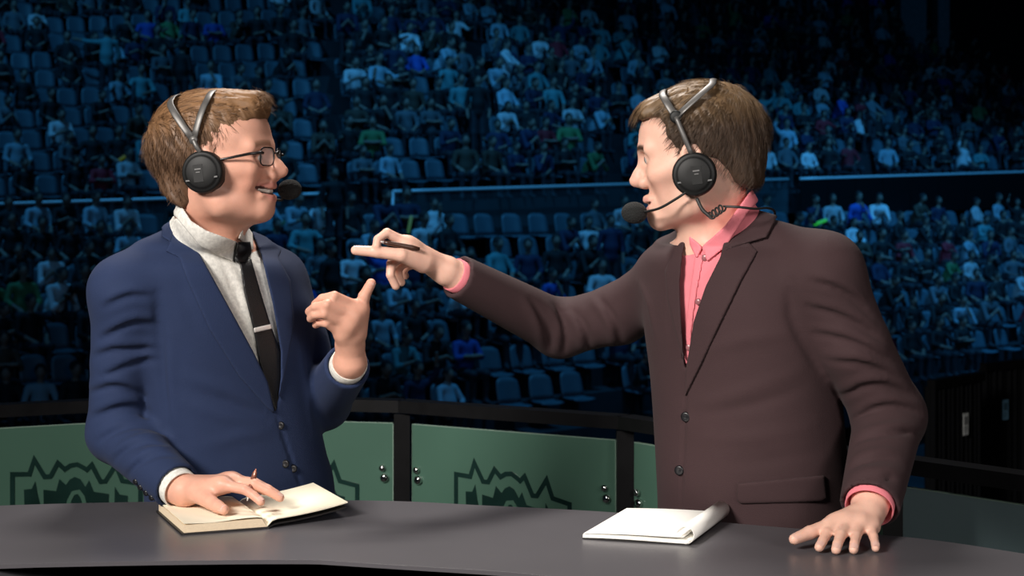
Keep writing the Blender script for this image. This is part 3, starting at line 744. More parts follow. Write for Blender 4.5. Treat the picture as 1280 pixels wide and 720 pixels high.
def skin_colour(V, H, base, lips, opts):
    L = (V - H.O) @ H.R / H.s; x, y, z = L.T; C = np.tile(np.array(base, float), (len(V), 1))
    def mixin(w, col): w = np.clip(w, 0, 1)[:, None]; return C*(1-w) + np.array(col)*w
    ins = (np.abs(y) < .1) & (z > -.16) & (z < .2) & (np.abs(x) < .16)
    ay = np.abs(y); smile = opts['smile']; dz = opts['open']; mz = opts['mz']; up_ = .008 if smile else 0.0
    cw_ = .0345 if smile else .0255; t = np.clip((ay-.008)/(cw_-.008), 0, 1)**1.5; zc = -.0475+mz+up_
    zU = -.0412+mz + t*(zc+.0025+.0412-mz); zL = -.0568-dz+mz + t*(zc-.0025+.0568+dz-mz); zM = -.0492-dz*.5+mz + t*(zc+.0492+dz*.5-mz)
    lip = np.maximum(np.exp(-((z-zU)/(.0056-.0026*t))**4), np.exp(-((z-zL)/(.0060-.003*t))**4)) * np.exp(-(ay/(cw_+.001))**10) * (x > .062) * ins
    C = mixin(lip*.6, lips)
    cheek = np.exp(-(((x-.075)/.03)**2 + ((ay-.045)/.025)**2 + ((z+.022)/.03)**2)) * ins; C = mixin(cheek*.35, np.array(base)*(1.02,.78,.74))
    nose = np.exp(-(((x-.118)/.018)**2 + ((z+.014)/.018)**2 + (ay/.02)**2)) * ins; C = mixin(nose*.35, np.array(base)*(1.02,.80,.76))
    by = np.clip((ay-.010)/.042, 0, 1); bz = .0455 + opts['bz'] + .010*by - .012*by*by
    brow = np.exp(-(((z-bz)/.0050)**4)) * (ay > .011) * (ay < .051) * (x > .062) * ins; C = mixin(brow*opts.get('brow',.8), opts['hair'])
    mouth = (np.abs(z-zM) < (.0008+dz*.72)*(1-.5*t)) * (ay < cw_*.97) * (x < .0965) * (x > .04) * ins; C = mixin(mouth*.95, (.05,.012,.012))
    beard = np.exp(-((np.maximum(0,z+.045)/.02)**2)) * (x > -.0) * (z > -.13) * ins; C = mixin(beard*opts.get('stubble',0.0)*(1-lip), np.array(base)*(.62,.60,.62))
    return C
def eyes(parent, H, em, im, ez, lash):
    for y in (1, -1):
        e = MB(); c = H(.0795, y*.031, .0198+ez); ax = H.R @ np.array([1, y*.05, -.02]); r = .0128*H.s
        prof = [(r*math.sin(a), r*math.cos(a)) for a in np.linspace(-1.5, 1.5, 14)]
        eo = e.lathe(c, ax, prof, 20).build('eyeball', em, parent, True)
        MB().lathe(c + ax*r*.9, ax, [(0,.0058*H.s),(.0008,.0048*H.s),(.0014,.0018)], 16).build('iris', im, eo, True)
        MB().tube([H(.0905-.7*abs(t)**2*.012, y*.031+t*.0145, .0240+ez-.004*t*t) for t in np.linspace(-1,1,9)], [.0005,.0009,.0011,.0012,.0012,.0012,.0011,.0009,.0005], 6).build('eyelash', lash, parent, True)

# ------------------------------------------------------------------ hands
def hand(m, W, fingers, thumb, palm_r=.0135, fr=(.0092,.0082,.0072), k=.012, forearm=None):
    """W wrist point; fingers: lists of joints from knuckle to tip; thumb: joints from its root"""
    W = np.asarray(W); kn = [np.asarray(f[0]) for f in fingers]
    if forearm is not None: m.add(rcone(forearm, W, .030, .0245, .02))
    for i, q in enumerate(kn): m.add(rcone(W*.9 + q*.1, q, .0195, palm_r if i < 3 else palm_r*.9, k))
    for a, b in zip(kn[:-1], kn[1:]): m.add(rcone(a*.9+W*.1, b*.9+W*.1, .0125, .012, k))
    base = m.p[:]
    for i, f in enumerate(fingers):
        sc = (1.0, 1.03, .98, .86)[i]; f = [np.asarray(q) for q in f]; n = len(f)-1
        for j in range(n):
            r0 = (fr[min(j,2)]*1.08 if j == 0 else fr[min(j,2)])*sc; r1 = fr[min(j+1,2)]*sc
            m.add(rcone(f[j], f[j+1], r0, r1, .010 if j == 0 else .0018))
    t = [np.asarray(q) for q in thumb]; tr_ = (.0165,.0115,.0102,.0085)
    for j in range(len(t)-1): m.add(rcone(t[j], t[j+1], tr_[j], tr_[j+1], .014 if j == 0 else .003))
def nails(parent, tips, material):
    for a, b, up, r in tips:                               # (joint before, tip, outward direction, radius)
        a, b, up = map(np.asarray, (a, b, up)); d = (b-a)/np.linalg.norm(b-a); up = up - d*up.dot(d); up /= np.linalg.norm(up); s = np.cross(d, up)
        V = []; n, q = 5, 5
        for i in range(n):
            for j in range(q):
                u = (j/(q-1)-.5)*2; v = i/(n-1); w = r*.72*(1-.25*(v-.5)**2*4*(v>.5)); p = b + d*(r*.75*(v*1.7-1.15)) + s*u*w + up*(r*1.03*math.sqrt(max(0,1-.45*u*u)) - .0006*v)
                V.append(p)
        Fc = [(i*q+j, i*q+j+1, (i+1)*q+j+1, (i+1)*q+j) for i in range(n-1) for j in range(q-1)]
        MB().add(V, Fc).add([p - up*.0012 for p in V], [f[::-1] for f in Fc]).build('fingernail', material, parent, True)

# ------------------------------------------------------------------ hair
def combed(H, freq, amp, flow):
    """fine combed relief along the flow direction"""
    def fn(p):
        L = (p - H.O) @ H.R / H.s; a = flow(L)
        return amp*(np.sin(a*freq + 2.1*np.sin(L[:,0]*60)+1.3*np.sin(L[:,2]*75+L[:,1]*40)) + .6*np.sin(a*freq*2.3+L[:,2]*90+2))
    return fn
def strands(V, Nn, H, field, count, length, lift, seed, wid=.0006):
    r = np.random.RandomState(seed); ix = r.choice(len(V), count); p = V[ix].copy(); n = Nn[ix]; VV = []; nseg = 5
    ln = length*H.s*(.6 + .8*r.rand(count)); side = None; rows = []
    L0 = (p - H.O) @ H.R / H.s
    f = field(L0) + r.normal(0, .16, (count, 3)); f = f @ H.R.T
    f = f - n*np.sum(f*n, 1)[:,None]; f /= np.linalg.norm(f, axis=1)[:,None] + 1e-9
    side = np.cross(f, n); cen = H(-.005, 0, .03)
    q = p - n*.002
    for j in range(nseg):
        t = j/(nseg-1); w = wid*(1-.85*t); rows.append((q - side*w, q + side*w, q + n*w*.8))
        q = q + f*(ln/(nseg-1))[:,None] + n*(lift*(1-1.4*t))
        rad = q - cen; rad /= np.linalg.norm(rad, axis=1)[:,None]; f = f - rad*(np.sum(f*rad,1)*.8)[:,None]; f /= np.linalg.norm(f, axis=1)[:,None]
    A = np.stack([np.stack(rw, 1) for rw in rows], 1)      # count, seg, 3, xyz
    V2 = A.reshape(-1, 3); b = np.arange(count)[:,None,None]*nseg*3; Q = []
    for j in range(nseg-1):
        for k in range(3):
            Q.append(np.stack([b[:,0,0]+j*3+k, b[:,0,0]+j*3+(k+1)%3, b[:,0,0]+(j+1)*3+(k+1)%3, b[:,0,0]+(j+1)*3+k], 1))
    return V2, np.concatenate(Q)
def make_hair(name, m, H, keep, field, parent, material, colf, count, length, lift, seed, lo=None, hi=None):
    kp = np.array([H.px2loc(x, y, keep[1])[[0, 2]] for x, y in keep[0]])
    def fn(p, lo=None, hi=None):
        d = m(p, lo, hi) if lo is not None else m(p)
        L = (p - H.O) @ H.R / H.s; return smax(d, poly_dist(L[:,0], L[:,2], kp) * H.s, .010)
    b0, b1 = m.bounds(); V, Q = polygonise(fn, b0, b1, .0026)
    e = .0015; g = np.stack([fn(V + np.eye(3)[i]*e) - fn(V - np.eye(3)[i]*e) for i in range(3)], 1); g /= np.linalg.norm(g, axis=1)[:,None] + 1e-9
    L = (V - H.O) @ H.R / H.s; out = (poly_dist(L[:,0], L[:,2], kp) < -.012)
    S2, Q2 = strands(V[out], g[out], H, field, count, length, lift, seed)
    W = np.vstack([V, S2]); me = mesh_quads(name, W, np.vstack([Q, Q2 + len(V)]))
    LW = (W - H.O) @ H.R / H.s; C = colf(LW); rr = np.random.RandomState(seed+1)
    jit = np.ones(len(W)); jit[:len(V)] = 1; jit[len(V):] = np.repeat(.80 + .42*rr.rand(count), 15); C = C*jit[:,None]
    set_col(me, C); return link(name, me, material, parent)

# ------------------------------------------------------------------ headsets
M['plastic_black'] = mat('black_plastic', (.0065,.0068,.007), .55, spec=.35, vary=.1)
M['cushion'] = mat('black_ear_cushion', (.010,.010,.010), .62, bump=.2, bscale=200)
M['foam'] = mat('black_mic_foam', (.012,.013,.013), .95, bump=.9, bscale=500)
M['steel_band'] = mat('brushed_grey_band', (.13,.125,.12), .45, metal=.5, vary=.15, vscale=60)
M['print_grey'] = mat('grey_cup_print', (.14,.14,.14), .5)
M['cable'] = mat('black_cable', (.02,.019,.018), .5)
def headset(H, label, near, J, tops, cup, boom, foam, cable=None):
    """near: +1 when the head's left ear faces the camera; J junction (x,z); tops: the two bands' crown points (x,z)"""
    hs = empty('headset', cup, label, 'headset')
    cl = H.inv(cup)
    for y in (near, -near):
        c = H(cl[0], y*abs(cl[1]), cl[2]); out = H.R @ np.array([0, y, .0]); s = H.s
        ec = MB().lathe(c - out*.012, out, [(0,.0345),(.004,.0365),(.015,.0365),(.020,.0345),(.0215,.032),(.0215,.029),(.0235,.028),(.0250,.025),(.0258,.010)], 36).build('ear_cup', M['plastic_black'], hs, True)
        MB().lathe(c - out*.026, out, [(0,.022),(.002,.031),(.008,.0355),(.014,.035),(.0145,.028)], 36).build('cushion', M['cushion'], ec, True)
        up = H.R @ np.array([0,0,1.]); fw = H.R @ np.array([1.,0,0])
        MB().obox(c + out*.0138 - fw*.010 + up*.004, fw*.011, up*.0022, out*.0012).obox(c + out*.0138 - fw*.008 - up*.001, fw*.007, up*.0016, out*.0012).build('cup_print', M['print_grey'], ec)
        MB().obox(c + out*.010 - fw*.013 - up*.017, fw*.017, up*.030, out*.0042).build('cup_plate', M['plastic_black'], ec)
        MB().obox(c + out*.0095 - fw*.028 - up*.014, fw*.008, up*.0025, out*.0035).obox(c + out*.0095 + fw*.019 - up*.012, fw*.009, up*.0025, out*.0035).build('cup_screw', M['print_grey'], ec)
        j = H(J[0], y*.088, J[1]); a = c + up*.033 + out*.004
        MB().tube(spline([a, a*.5 + j*.5 + out*.003, j], 4), .0045, 10).build('yoke', M['steel_band'], hs, True)
        MB().lathe(j - out*.005, out, [(0,.007),(.003,.0105 if near > 0 else .0075),(.007,.0105 if near > 0 else .0075),(.0082,.007)], 20).build('yoke_joint', M['plastic_black'] if near > 0 else M['steel_band'], hs, True)
    for x, z in tops:
        pts = []
        for t in np.linspace(-1, 1, 25):
            a = abs(t); yy = t*.090*(1 - .28*(1-a)**2 - .0); ph = math.pi/2*(1-a)
            q = (math.sin(ph))**.8
            pts.append((J[0] + (x-J[0])*min(1, q*1.25), .088*math.copysign(math.cos(ph)**.75, t) if a > 0 else 0.0, J[1] + (z-J[1])*q))
        W = [H(*q) for q in pts]; nn = [w - H(x*.5, 0, .03) for w in W]
        MB().tube(W, .003, 10, True, (nn, .0062, .0016)).build('headband', M['steel_band'], hs, True)
    MB().tube(spline(boom, 6), [.0022]*(len(boom)*6-5), 8).build('mic_boom', M['plastic_black'], hs, True)
    f0, fd = foam; prof = [(.021*math.sin(a)*1.05, .0185*math.cos(a)) for a in np.linspace(-1.5, 1.5, 14)]
    MB().lathe(f0, fd, prof, 24).build('mic_foam', M['foam'], hs, True)
    if cable is not None: MB().tube(cable[0], cable[1], 8).build('cable', M['cable'], hs, True)
    return hs

# ------------------------------------------------------------------ the man in the blue suit
M['skin_a'] = mat('fair_ruddy_skin', (.5,.3,.2), .46, spec=.35, attr='Col', vary=.06, vscale=40, sss=.12, bump=.06, bscale=350)
M['skin_b'] = mat('fair_skin', (.5,.3,.2), .46, spec=.35, attr='Col', vary=.05, vscale=40, sss=.12, bump=.06, bscale=350)
M['hair'] = mat('combed_hair', (.2,.1,.05), .52, spec=.4, attr='Col', vary=.18, vscale=90)
M['blue_suit'] = mat('navy_wool', srgb(34,47,78), .78, spec=.2, sheen=.03, vary=.10, vscale=5, bump=.25, bscale=700)
M['blue_lining'] = mat('dark_lining', srgb(18,22,34), .6)
M['white_shirt'] = mat('white_speckled_cotton', srgb(214,212,205), .8, vary=.16, vscale=170, bump=.1, bscale=300)
M['black_tie'] = mat('black_silk_tie', (.007,.007,.008), .42, bump=.2, bscale=500)
M['silver'] = mat('silver', (.80,.77,.74), .32, metal=.35)
M['dark_button'] = mat('dark_button', (.008,.008,.010), .3)
M['eye_white'] = mat('eye_white', (.45,.42,.40), .2)
M['iris_blue'] = mat('iris_dark', (.03,.035,.04), .1)
M['nail'] = mat('nail', (.72,.45,.38), .3)
M['teeth'] = mat('teeth', (.75,.70,.62), .3)
M['black_cloth'] = mat('black_trousers', (.012,.012,.014), .8)
M['shoe'] = mat('black_leather', (.01,.01,.01), .3)
PI = math.pi
def ring_end(a, b, r, depth=.03, k=.002):
    """hollow the end of a sleeve: from b back towards a"""
    a, b = np.asarray(a), np.asarray(b); d = (b-a)/np.linalg.norm(b-a); return rcone(b - d*depth, b + d*.03, r, r, k, 'sub')
def plane_cut(o, n, k=.002, reach=.12):
    o, n = np.asarray(o, float), np.asarray(n, float)/np.linalg.norm(n)
    c = o + n*reach
    return Prim(lambda p: np.maximum((p-o) @ -n, np.linalg.norm(p-c, axis=1) - reach*1.05), c-reach*1.1, c+reach*1.1, k, 'sub')
def shirt_cuff(c, dr, r, out, material, parent):
    """a hollow shirt cuff peeping out of a sleeve end"""
    MB().lathe(c - dr*.035, dr, [(0, r-.004), (0, r), (.035+out-.001, r-.0005), (.035+out, r-.0015), (.035+out-.001, r-.003), (.035+out-.02, r-.0035)], 40).build('cuff', material, parent, True)
def legs(parent, hipL, hipR, footL, footR, top, material):
    m = Model()
    for h, f in ((hipL, footL), (hipR, footR)):
        h = np.asarray(h, float); f = np.asarray(f, float); kn = (h*.5+f*.5) + np.array([0,-.03,.02])
        m.add(rcone(h, kn, .095, .068, .04), rcone(kn, f + (0,0,.05), .066, .055, .03))
    m.add(ell((np.asarray(hipL)+np.asarray(hipR))/2 + (0,0,.06), (.18,.14,.14), None, .05))
    me, _ = sdf_mesh('trousers', m, .010); link('trousers', me, material, parent)
    for f, dr in ((footL, parent['_dir']), (footR, parent['_dir'])):
        f = np.asarray(f, float); dv = np.array([math.cos(dr), math.sin(dr), 0]); s = Model()
        s.add(rcone(f + (0,0,.05) - dv*.03, f + (0,0,.045) + dv*.06, .045, .042, 0), rcone(f + dv*.06 + (0,0,.04), f + dv*.17 + (0,0,.034), .042, .034, .02))
        s.add(Prim(lambda p: p[:,2]-.002, f-.3, (f[0]+.3,f[1]+.3,.002), .002, 'sub'))
        me, _ = sdf_mesh('shoe', s, .006); link('shoe', me, M['shoe'], parent)

manA = empty('person', (P(290,600,2.98)[0], P(290,600,2.98)[1], 0), 'man in navy suit and black tie, glasses and headset, leaning over an open notebook', 'person', 'presenters at the desk')
HA = Frame(math.radians(-8), math.radians(6), 0, -.07, 252, 212, 2.78, 1.04)
ya = math.radians(40)                                      # the trunk is turned so the chest faces right of the camera
trunkA = [(312,258,2.93,.120,.075,ya),(330,262,2.93,.158,.105,ya),(360,268,2.94,.172,.120,ya),(400,276,2.95,.176,.128,ya),(487,282,2.96,.166,.126,ya),(565,294,2.97,.170,.128,ya),(612,301,2.98,.178,.132,ya),(720,306,2.99,.178,.136,ya)]
shR, elR, wrR = P(157,364,2.83), P(146,541,2.88), P(228,614,2.70)
shL, elL, wrL = P(343,348,3.03), P(404,503,3.06), P(438,452,2.88)
neckA = P(258,300,2.93)
cuffR = wrR*.93 + elR*.07; cuffL = wrL*.90 + elL*.10
# body
bm = Model(); head_prims(bm, HA, .0055, True, .005, .013, -.006, -.008, -.012)
bm.add(rcone(HA(-.018,0,-.045), neckA, .052, .056, .03), rcone(HA(.03,-.0,-.07), P(277,302,2.90), .030, .030, .03))
shrink = lambda tr, s: [(py,px,d,w*s,t*s,y) for py,px,d,w,t,y in tr]
bm.add(loft(shrink(trunkA, .84), .04))
for a, b, c in ((shR, elR, wrR), (shL, elL, wrL)):
    bm.add(rcone(neckA*.7+a*.3, a, .04, .042, .04), rcone(a, b, .038, .028, .03), rcone(b, c*.9+b*.1, .028, .024, .02))
fa = dict(idx=[P(279,606,2.655),P(306,612,2.635),P(318,620,2.63),P(326,627,2.625)], mid=[P(291,602,2.68),P(318,605,2.66),P(336,614,2.655),P(350,622,2.655)],
          rng=[P(292,601,2.705),P(318,603,2.69),P(335,611,2.685),P(346,618,2.685)], pnk=[P(288,602,2.73),P(308,604,2.72),P(322,610,2.715),P(331,615,2.715)])
thA = [P(252,620,2.66), P(264,628,2.63), P(279,636,2.60)]
hand(bm, wrR, [fa['idx'],fa['mid'],fa['rng'],fa['pnk']], [P(246,616,2.67)]+thA[1:2]+[P(272,633,2.615),P(280,637,2.603)], forearm=elR*.35+wrR*.65)
c3 = lambda x, y, d: P(370 + x/3.43, 270 + y/3.43, d)
ga = [[c3(268,392,2.835),c3(165,342,2.805),c3(112,352,2.815),c3(82,378,2.835)], [c3(246,425,2.825),c3(132,380,2.795),c3(82,388,2.805),c3(56,410,2.825)],
      [c3(220,465,2.825),c3(122,419,2.797),c3(82,424,2.808),c3(62,440,2.827)], [c3(196,505,2.835),c3(130,460,2.810),c3(102,458,2.82),c3(84,468,2.838)]]
ta = [c3(262,500,2.85), c3(283,405,2.84), c3(292,345,2.835), c3(322,288,2.83)]
hand(bm, c3(232,560,2.87), ga, ta, palm_r=.0135, forearm=wrL)
meA, VA = sdf_mesh('body', bm, .0027)
set_col(meA, skin_colour(VA, HA, srgb(216,162,140), srgb(196,118,112), {'open':.0055,'smile':True,'mz':.005,'bz':-.012,'mw':.031,'mx':-.003,'hair':srgb(120,86,58),'brow':.6,'stubble':.10}))
bodyA = link('body', meA, M['skin_a'], manA)
eyes(manA, HA, M['eye_white'], M['iris_blue'], -.008, M['dark_button'])
tm = Model()
for y in (-1, 1):
    q = [HA(.0905,0,-.0445), HA(.0895,y*.008,-.0443), HA(.0785,y*.021,-.0405)]
    tm.add(rcone(q[0], q[1], .0044, .0044), rcone(q[1], q[2], .0044, .0036, .002))
me, _ = sdf_mesh('teeth', tm, .0012); link('teeth', me, M['teeth'], manA)
up = np.array([0,0,1.]); cam_dir = np.array([0,-1.,0])
nails(manA, [(fa['idx'][2],fa['idx'][3],up+cam_dir*.2,.0072),(fa['mid'][2],fa['mid'][3],up+cam_dir*.2,.0074),(P(272,633,2.615),P(280,637,2.603),up*.4+cam_dir,.0085),(ta[2],ta[3],np.array([.5,-.5,.2]),.0085)], M['nail'])
# hair
hm = Model(); S_ = HA.s
hm.add(ell(HA(-.012,0,.047), np.array((.104,.081,.084))*S_, HA.R), ell(HA(.012,0,.080), np.array((.084,.066,.048))*S_, HA.R, .03),
       rcone(HA(.02,-.022,.100), HA(.079,-.022,.101), .028*S_, .0215*S_, .015), rcone(HA(.02,.022,.100), HA(.079,.022,.101), .028*S_, .0215*S_, .015), rcone(HA(.03,0,.105), HA(.083,0,.106), .025*S_, .019*S_, .015),
       rcone(HA(-.062,0,.090), HA(-.03,0,.100), .028*S_, .028*S_, .02), ell(HA(-.052,0,-.035), np.array((.042,.056,.055))*S_, HA.R, .03))
flowA = lambda L: L[:,1]*1.0 + L[:,0]*.35*(L[:,2]<.1)
hm.add(Prim(combed(HA, 420, .0009, lambda L: np.where(L[:,2] > .095, L[:,1], L[:,0]*.9+L[:,2]*.3)), HA.O-.2, HA.O+.2, 0, 'disp'))
def fieldA(L):
    top = np.clip(np.maximum((L[:,2]-.06)/.04, (L[:,0]-.035)/.02), 0, 1)[:,None]
    return top*np.stack([np.full(len(L), 1.0), .15*np.sign(L[:,1]), .45+0*L[:,0]], 1) + (1-top)*np.stack([-.45+0*L[:,0], 0*L[:,0], -1+0*L[:,0]], 1)
def colA(L):
    t = np.clip((L[:,2]-.02)/.11, 0, 1)[:,None]; return (1-t)*np.array(srgb(94,70,52)) + t*np.array(srgb(132,97,64))
make_hair('hair', hm, HA, ([(331,146),(313,150),(299,160),(297,176),(286,186),(277,196),(262,204),(246,236),(238,254),(226,262),(205,250),(160,215),(160,80),(370,80),(370,140)], -.055), fieldA, manA, M['hair'], colA, 6500, .024, .0011, 3)
# jacket
jm = Model([loft(trunkA, 0)])
jm.add(rcone(P(232,303,2.90), shR, .040, .060, .045), rcone(P(290,312,2.97), shL, .040, .052, .045))
for prm in (rcone(shR, shR*.5+elR*.5, .0585, .0525, .03), rcone(shR*.5+elR*.5, elR, .0525, .0505, .006), rcone(elR, cuffR, .0505, .041, .02),
            rcone(shL, shL*.5+elL*.5, .050, .050, .03), rcone(shL*.5+elL*.5, elL, .050, .049, .02), rcone(elL, cuffL, .049, .042, .02)): jm.add(prm)
baseA = Model(jm.p[:])                                     # the smooth jacket, before folds and cuts
R_, C__ = .0058, -.0070
for path in ([(130,385),(146,376),(166,370),(188,372)], [(126,425),(148,412),(170,404),(196,408)], [(118,446),(141,438),(170,437),(198,440)], [(128,472),(152,461),(174,453),(198,450)],
             [(112,492),(135,484),(158,486),(180,496)], [(116,522),(140,512),(162,508),(186,514)], [(122,552),(148,538),(172,533),(200,540)], [(140,578),(162,560),(186,553),(212,560)], [(158,596),(178,576),(200,568),(218,570)]):
    folds(jm, [(path, C__, .0065), ([(x, y-9) for x, y in path], R_, .0085)])
folds(jm, [([(236,470),(288,488),(332,512)],.0035,.012),([(232,505),(282,520),(336,532)],.0035,.012),([(234,486),(286,503),(334,522)],-.003,.010),([(250,560),(300,545),(345,540)],.003,.012),([(372,420),(380,470),(392,540)],.003,.009),
           ([(214,420),(212,480),(220,540)],.004,.012),([(196,368),(200,420),(203,470),(210,530)],-.009,.009),([(346,520),(356,550),(370,590),(380,615)],-.006,.0035),([(226,350),(232,380),(250,420)],-.002,.012)])
vA = [(205,240),(217,262),(224,278),(250,318),(287,385),(318,442),(335,478),(344,517),(351,475),(351,439),(341,380),(327,320),(315,288),(306,262),(270,225)]
jm.add(cut_prim(vA, 2.5, 2.965, .004))
jm.add(Prim(lambda p: .004 - np.maximum(0, .004) + rcone(HA(-.018,0,-.045), neckA, .056, .060).fn(p), neckA-.16, neckA+.2, .006, 'sub'))
fA = (cuffR-elR)/np.linalg.norm(cuffR-elR); gA = (cuffL-elL)/np.linalg.norm(cuffL-elL)
jm.add(plane_cut(cuffR, fA), plane_cut(cuffL, gA), ring_end(elR, cuffR, .0345), ring_end(elL, cuffL, .0345))
lo, hi = jm.bounds(); lo[2] = .86
me, _ = sdf_mesh('jacket', jm, .0042, lo, hi); jacketA = link('jacket', me, M['blue_suit'], manA)
# shirt, collar, tie
sm = Model([loft([(py,px,d,w-.012,t-.011,y) for py,px,d,w,t,y in trunkA], 0), rcone(P(258,300,2.93), HA(-.02,0,-.085), .068, .057, .03), rcone(P(232,303,2.90), shR, .032, .05, .04), rcone(P(290,312,2.97), shL, .032, .042, .04)])
shirtbase = Model(sm.p[:])
sm.add(Prim(lambda p: np.maximum(rcone(HA(-.018,0,-.045), neckA, .0545, .058).fn(p), neckA[2]-.02-p[:,2]), neckA-.1, neckA+.25, .002, 'sub'))
top_n = HA.R @ np.array([.58, .0, 1.0]); sm.add(plane_cut(P(258,287,2.87), top_n, .002, .16))
folds(sm, [([(283,326),(300,356),(312,392)],.003,.005),([(276,328),(290,356),(304,392)],-.003,.005)])
lo, hi = sm.bounds(); me, _ = sdf_mesh('shirt', sm, .0046, lo, hi); shirtA = link('shirt', me, M['white_shirt'], manA)
for c, dr in ((cuffR, fA), (cuffL, gA)): shirt_cuff(c, dr, .0335, .016, M['white_shirt'], shirtA)
cloth_panel('collar_leaf', shirtbase, [(217,254),(226,256),(239,276),(258,288),(296,302),(291,327),(274,320),(250,308),(231,285),(217,268)], .006, (2.6,2.96), M['white_shirt'], shirtA)
cloth_panel('collar_leaf', shirtbase, [(305,280),(313,284),(316,292),(317,314),(305,304),(298,298)], .006, (2.6,3.05), M['white_shirt'], shirtA)
cloth_panel('placket', shirtbase, [(300,335),(306,333),(322,395),(334,450),(328,452),(312,395)], .003, (2.6,2.96), M['white_shirt'], shirtA)
tie = cloth_panel('tie', shirtbase, [(299,325),(314,323),(325,362),(338,405),(351,440),(352,480),(346,520),(336,492),(325,455),(316,410),(305,365)], .008, (2.6,3.0), M['black_tie'], manA)
cloth_panel('tie_knot', shirtbase, [(296,302),(313,302),(315,316),(308,328),(296,329),(292,323)], .014, (2.6,3.0), M['black_tie'], tie, soft=.008)
cloth_panel('tie_bar', shirtbase, [(317,410),(339,405),(340,411),(318,416)], .012, (2.6,3.0), M['silver'], manA, h=.0014)
lapA = [(212,256),(224,278),(250,318),(287,385),(318,442),(335,478),(344,517),(336,512),(300,472),(262,412),(234,350),(224,322),(207,314),(212,303),(200,282),(205,262)]
cloth_panel('lapel', baseA, lapA, .0055, (2.5,2.97), M['blue_suit'], jacketA, soft=.003)
cloth_panel('lapel', baseA, [(313,286),(327,320),(341,380),(351,439),(351,472),(347,505),(358,462),(368,405),(363,350),(348,322),(352,312),(333,296)], .0055, (2.5,3.02), M['blue_suit'], jacketA, soft=.003)
cloth_panel('collar', baseA, [(212,256),(222,262),(222,276),(214,303),(202,296),(204,268)], .007, (2.5,3.05), M['blue_suit'], jacketA, soft=.004)
for px, py in ((350,532),(356,580),(366,586)):
    q = hit(jm, px, py); MB().lathe(q + np.array([0,.002,0]), (.25,-1,.1), [(0,.0075),(.003,.0075),(.0045,.006),(.0038,.003)], 16).build('button', M['dark_button'], jacketA, True)
for px, py in ((183,616),(190,622),(176,609),(170,602)):
    q = hit(jm, px, py)
    if q is not None: MB().lathe(q + np.array([0,.001,0]), (-.4,-1,-.2), [(0,.005),(.003,.005),(.004,.003)], 12).build('cuff_button', M['dark_button'], jacketA, True)
manA['_dir'] = math.radians(-40)
legs(manA, P(330,640,3.06)*(1,1,0)+(0,0,.86), P(270,640,2.96)*(1,1,0)+(0,0,.86), P(335,640,3.10)*(1,1,0), P(262,640,2.98)*(1,1,0), .9, M['black_cloth'])
del manA['_dir']

# eyeglasses
M['frame_black'] = mat('dark_glasses_frame', (.012,.010,.010), .25)
M['lens'] = mat('clear_lens', (.95,.97,.97), .03, alpha=.16, spec=.6)
gl = empty('eyeglasses', HA(.1,0,.02), 'dark-framed rectangular eyeglasses worn by the blue-suited man', 'eyeglasses')
for y in (1, -1):
    rim = []
    for t in np.linspace(0, 2*PI, 33):
        c, s = math.cos(t), math.sin(t); u = .0255*math.copysign(abs(c)**.55, c); v = .0150*math.copysign(abs(s)**.6, s)
        rim.append(HA(.1115 - .0095*((u*y+.0335)/.06) - .004 + .002*v/.015, y*.0335 + u, .0115 + v))
    MB().tube(rim, .0013, 8, False).build('rim', M['frame_black'], gl, True)
    inner_ = rim[:-1]; n = len(inner_); off = HA.R @ np.array([.0006,0,0])
    MB().add([p+off for p in inner_] + [p-off for p in inner_], [tuple(range(n)), tuple(reversed(range(n, 2*n)))]).build('lens', M['lens'], gl)
    hp = HA(.101, y*.0615, .0175)
    MB().tube([HA(.104,y*.058,.0165), hp, HA(.085,y*.073,.017), HA(.045,y*.079,.013), HA(-.005,y*.081,.009), HA(-.03,y*.080,-.005)], [.0022,.0028,.0026,.0022,.002,.0018], 8).build('temple_arm', M['frame_black'], gl, True)
MB().tube(spline([HA(.109,.009,.017), HA(.113,0,.020), HA(.109,-.009,.017)], 4), .0015, 8).build('bridge', M['frame_black'], gl, True)

# headset
ja = HA.px2loc(242,175,-.088); t1 = HA.px2loc(225,122,-.01); t2 = HA.px2loc(272,116,-.01)
mica = P(362,237,2.89)
headset(HA, 'black headset with grey double headband worn by the blue-suited man', -1, (ja[0], ja[2]), [(t1[0], t1[2]+.004), (t2[0], t2[2]+.004)], P(254,215,2.765),
        [HA(.01,.086,-.015), HA(.05,.088,-.045), HA(.09,.070,-.060), mica + np.array([-.02,.01,-.002])], (mica, (1,-.3,.1)))

# ------------------------------------------------------------------ the man in the brown suit
M['brown_suit'] = mat('brown_wool', srgb(60,43,45), .78, spec=.2, sheen=.03, vary=.10, vscale=5, bump=.25, bscale=700)
M['pink_shirt'] = mat('pink_cotton', srgb(226,126,136), .8, vary=.06, vscale=40, bump=.1, bscale=300)
manB = empty('person', (P(940,620,2.82)[0], P(940,620,2.82)[1], 0), 'man in brown suit and pink shirt, wearing a headset, pointing across the desk', 'person', 'presenters at the desk')
HB = Frame(math.radians(180-11), math.radians(-7), 0, .07, 872, 205, 2.68, .985)
yb = math.radians(-48)
trunkB = [(306,900,2.79,.120,.080,yb),(322,908,2.79,.155,.105,yb),(350,920,2.79,.178,.124,yb),(400,924,2.79,.180,.130,yb),(480,930,2.80,.174,.128,yb),(582,938,2.81,.176,.131,yb),(650,943,2.82,.180,.134,yb),(740,945,2.83,.182,.138,yb)]
bsL, beL, bwL = P(1029,340,2.66), P(1112,520,2.71), P(1085,642,2.52)
bsR, beR, bwR = P(845,348,2.88), P(700,411,3.03), P(561,340,2.86)
neckB = P(903,292,2.79)
bcL = bwL*.91 + beL*.09; bcR = bwR*.93 + beR*.07
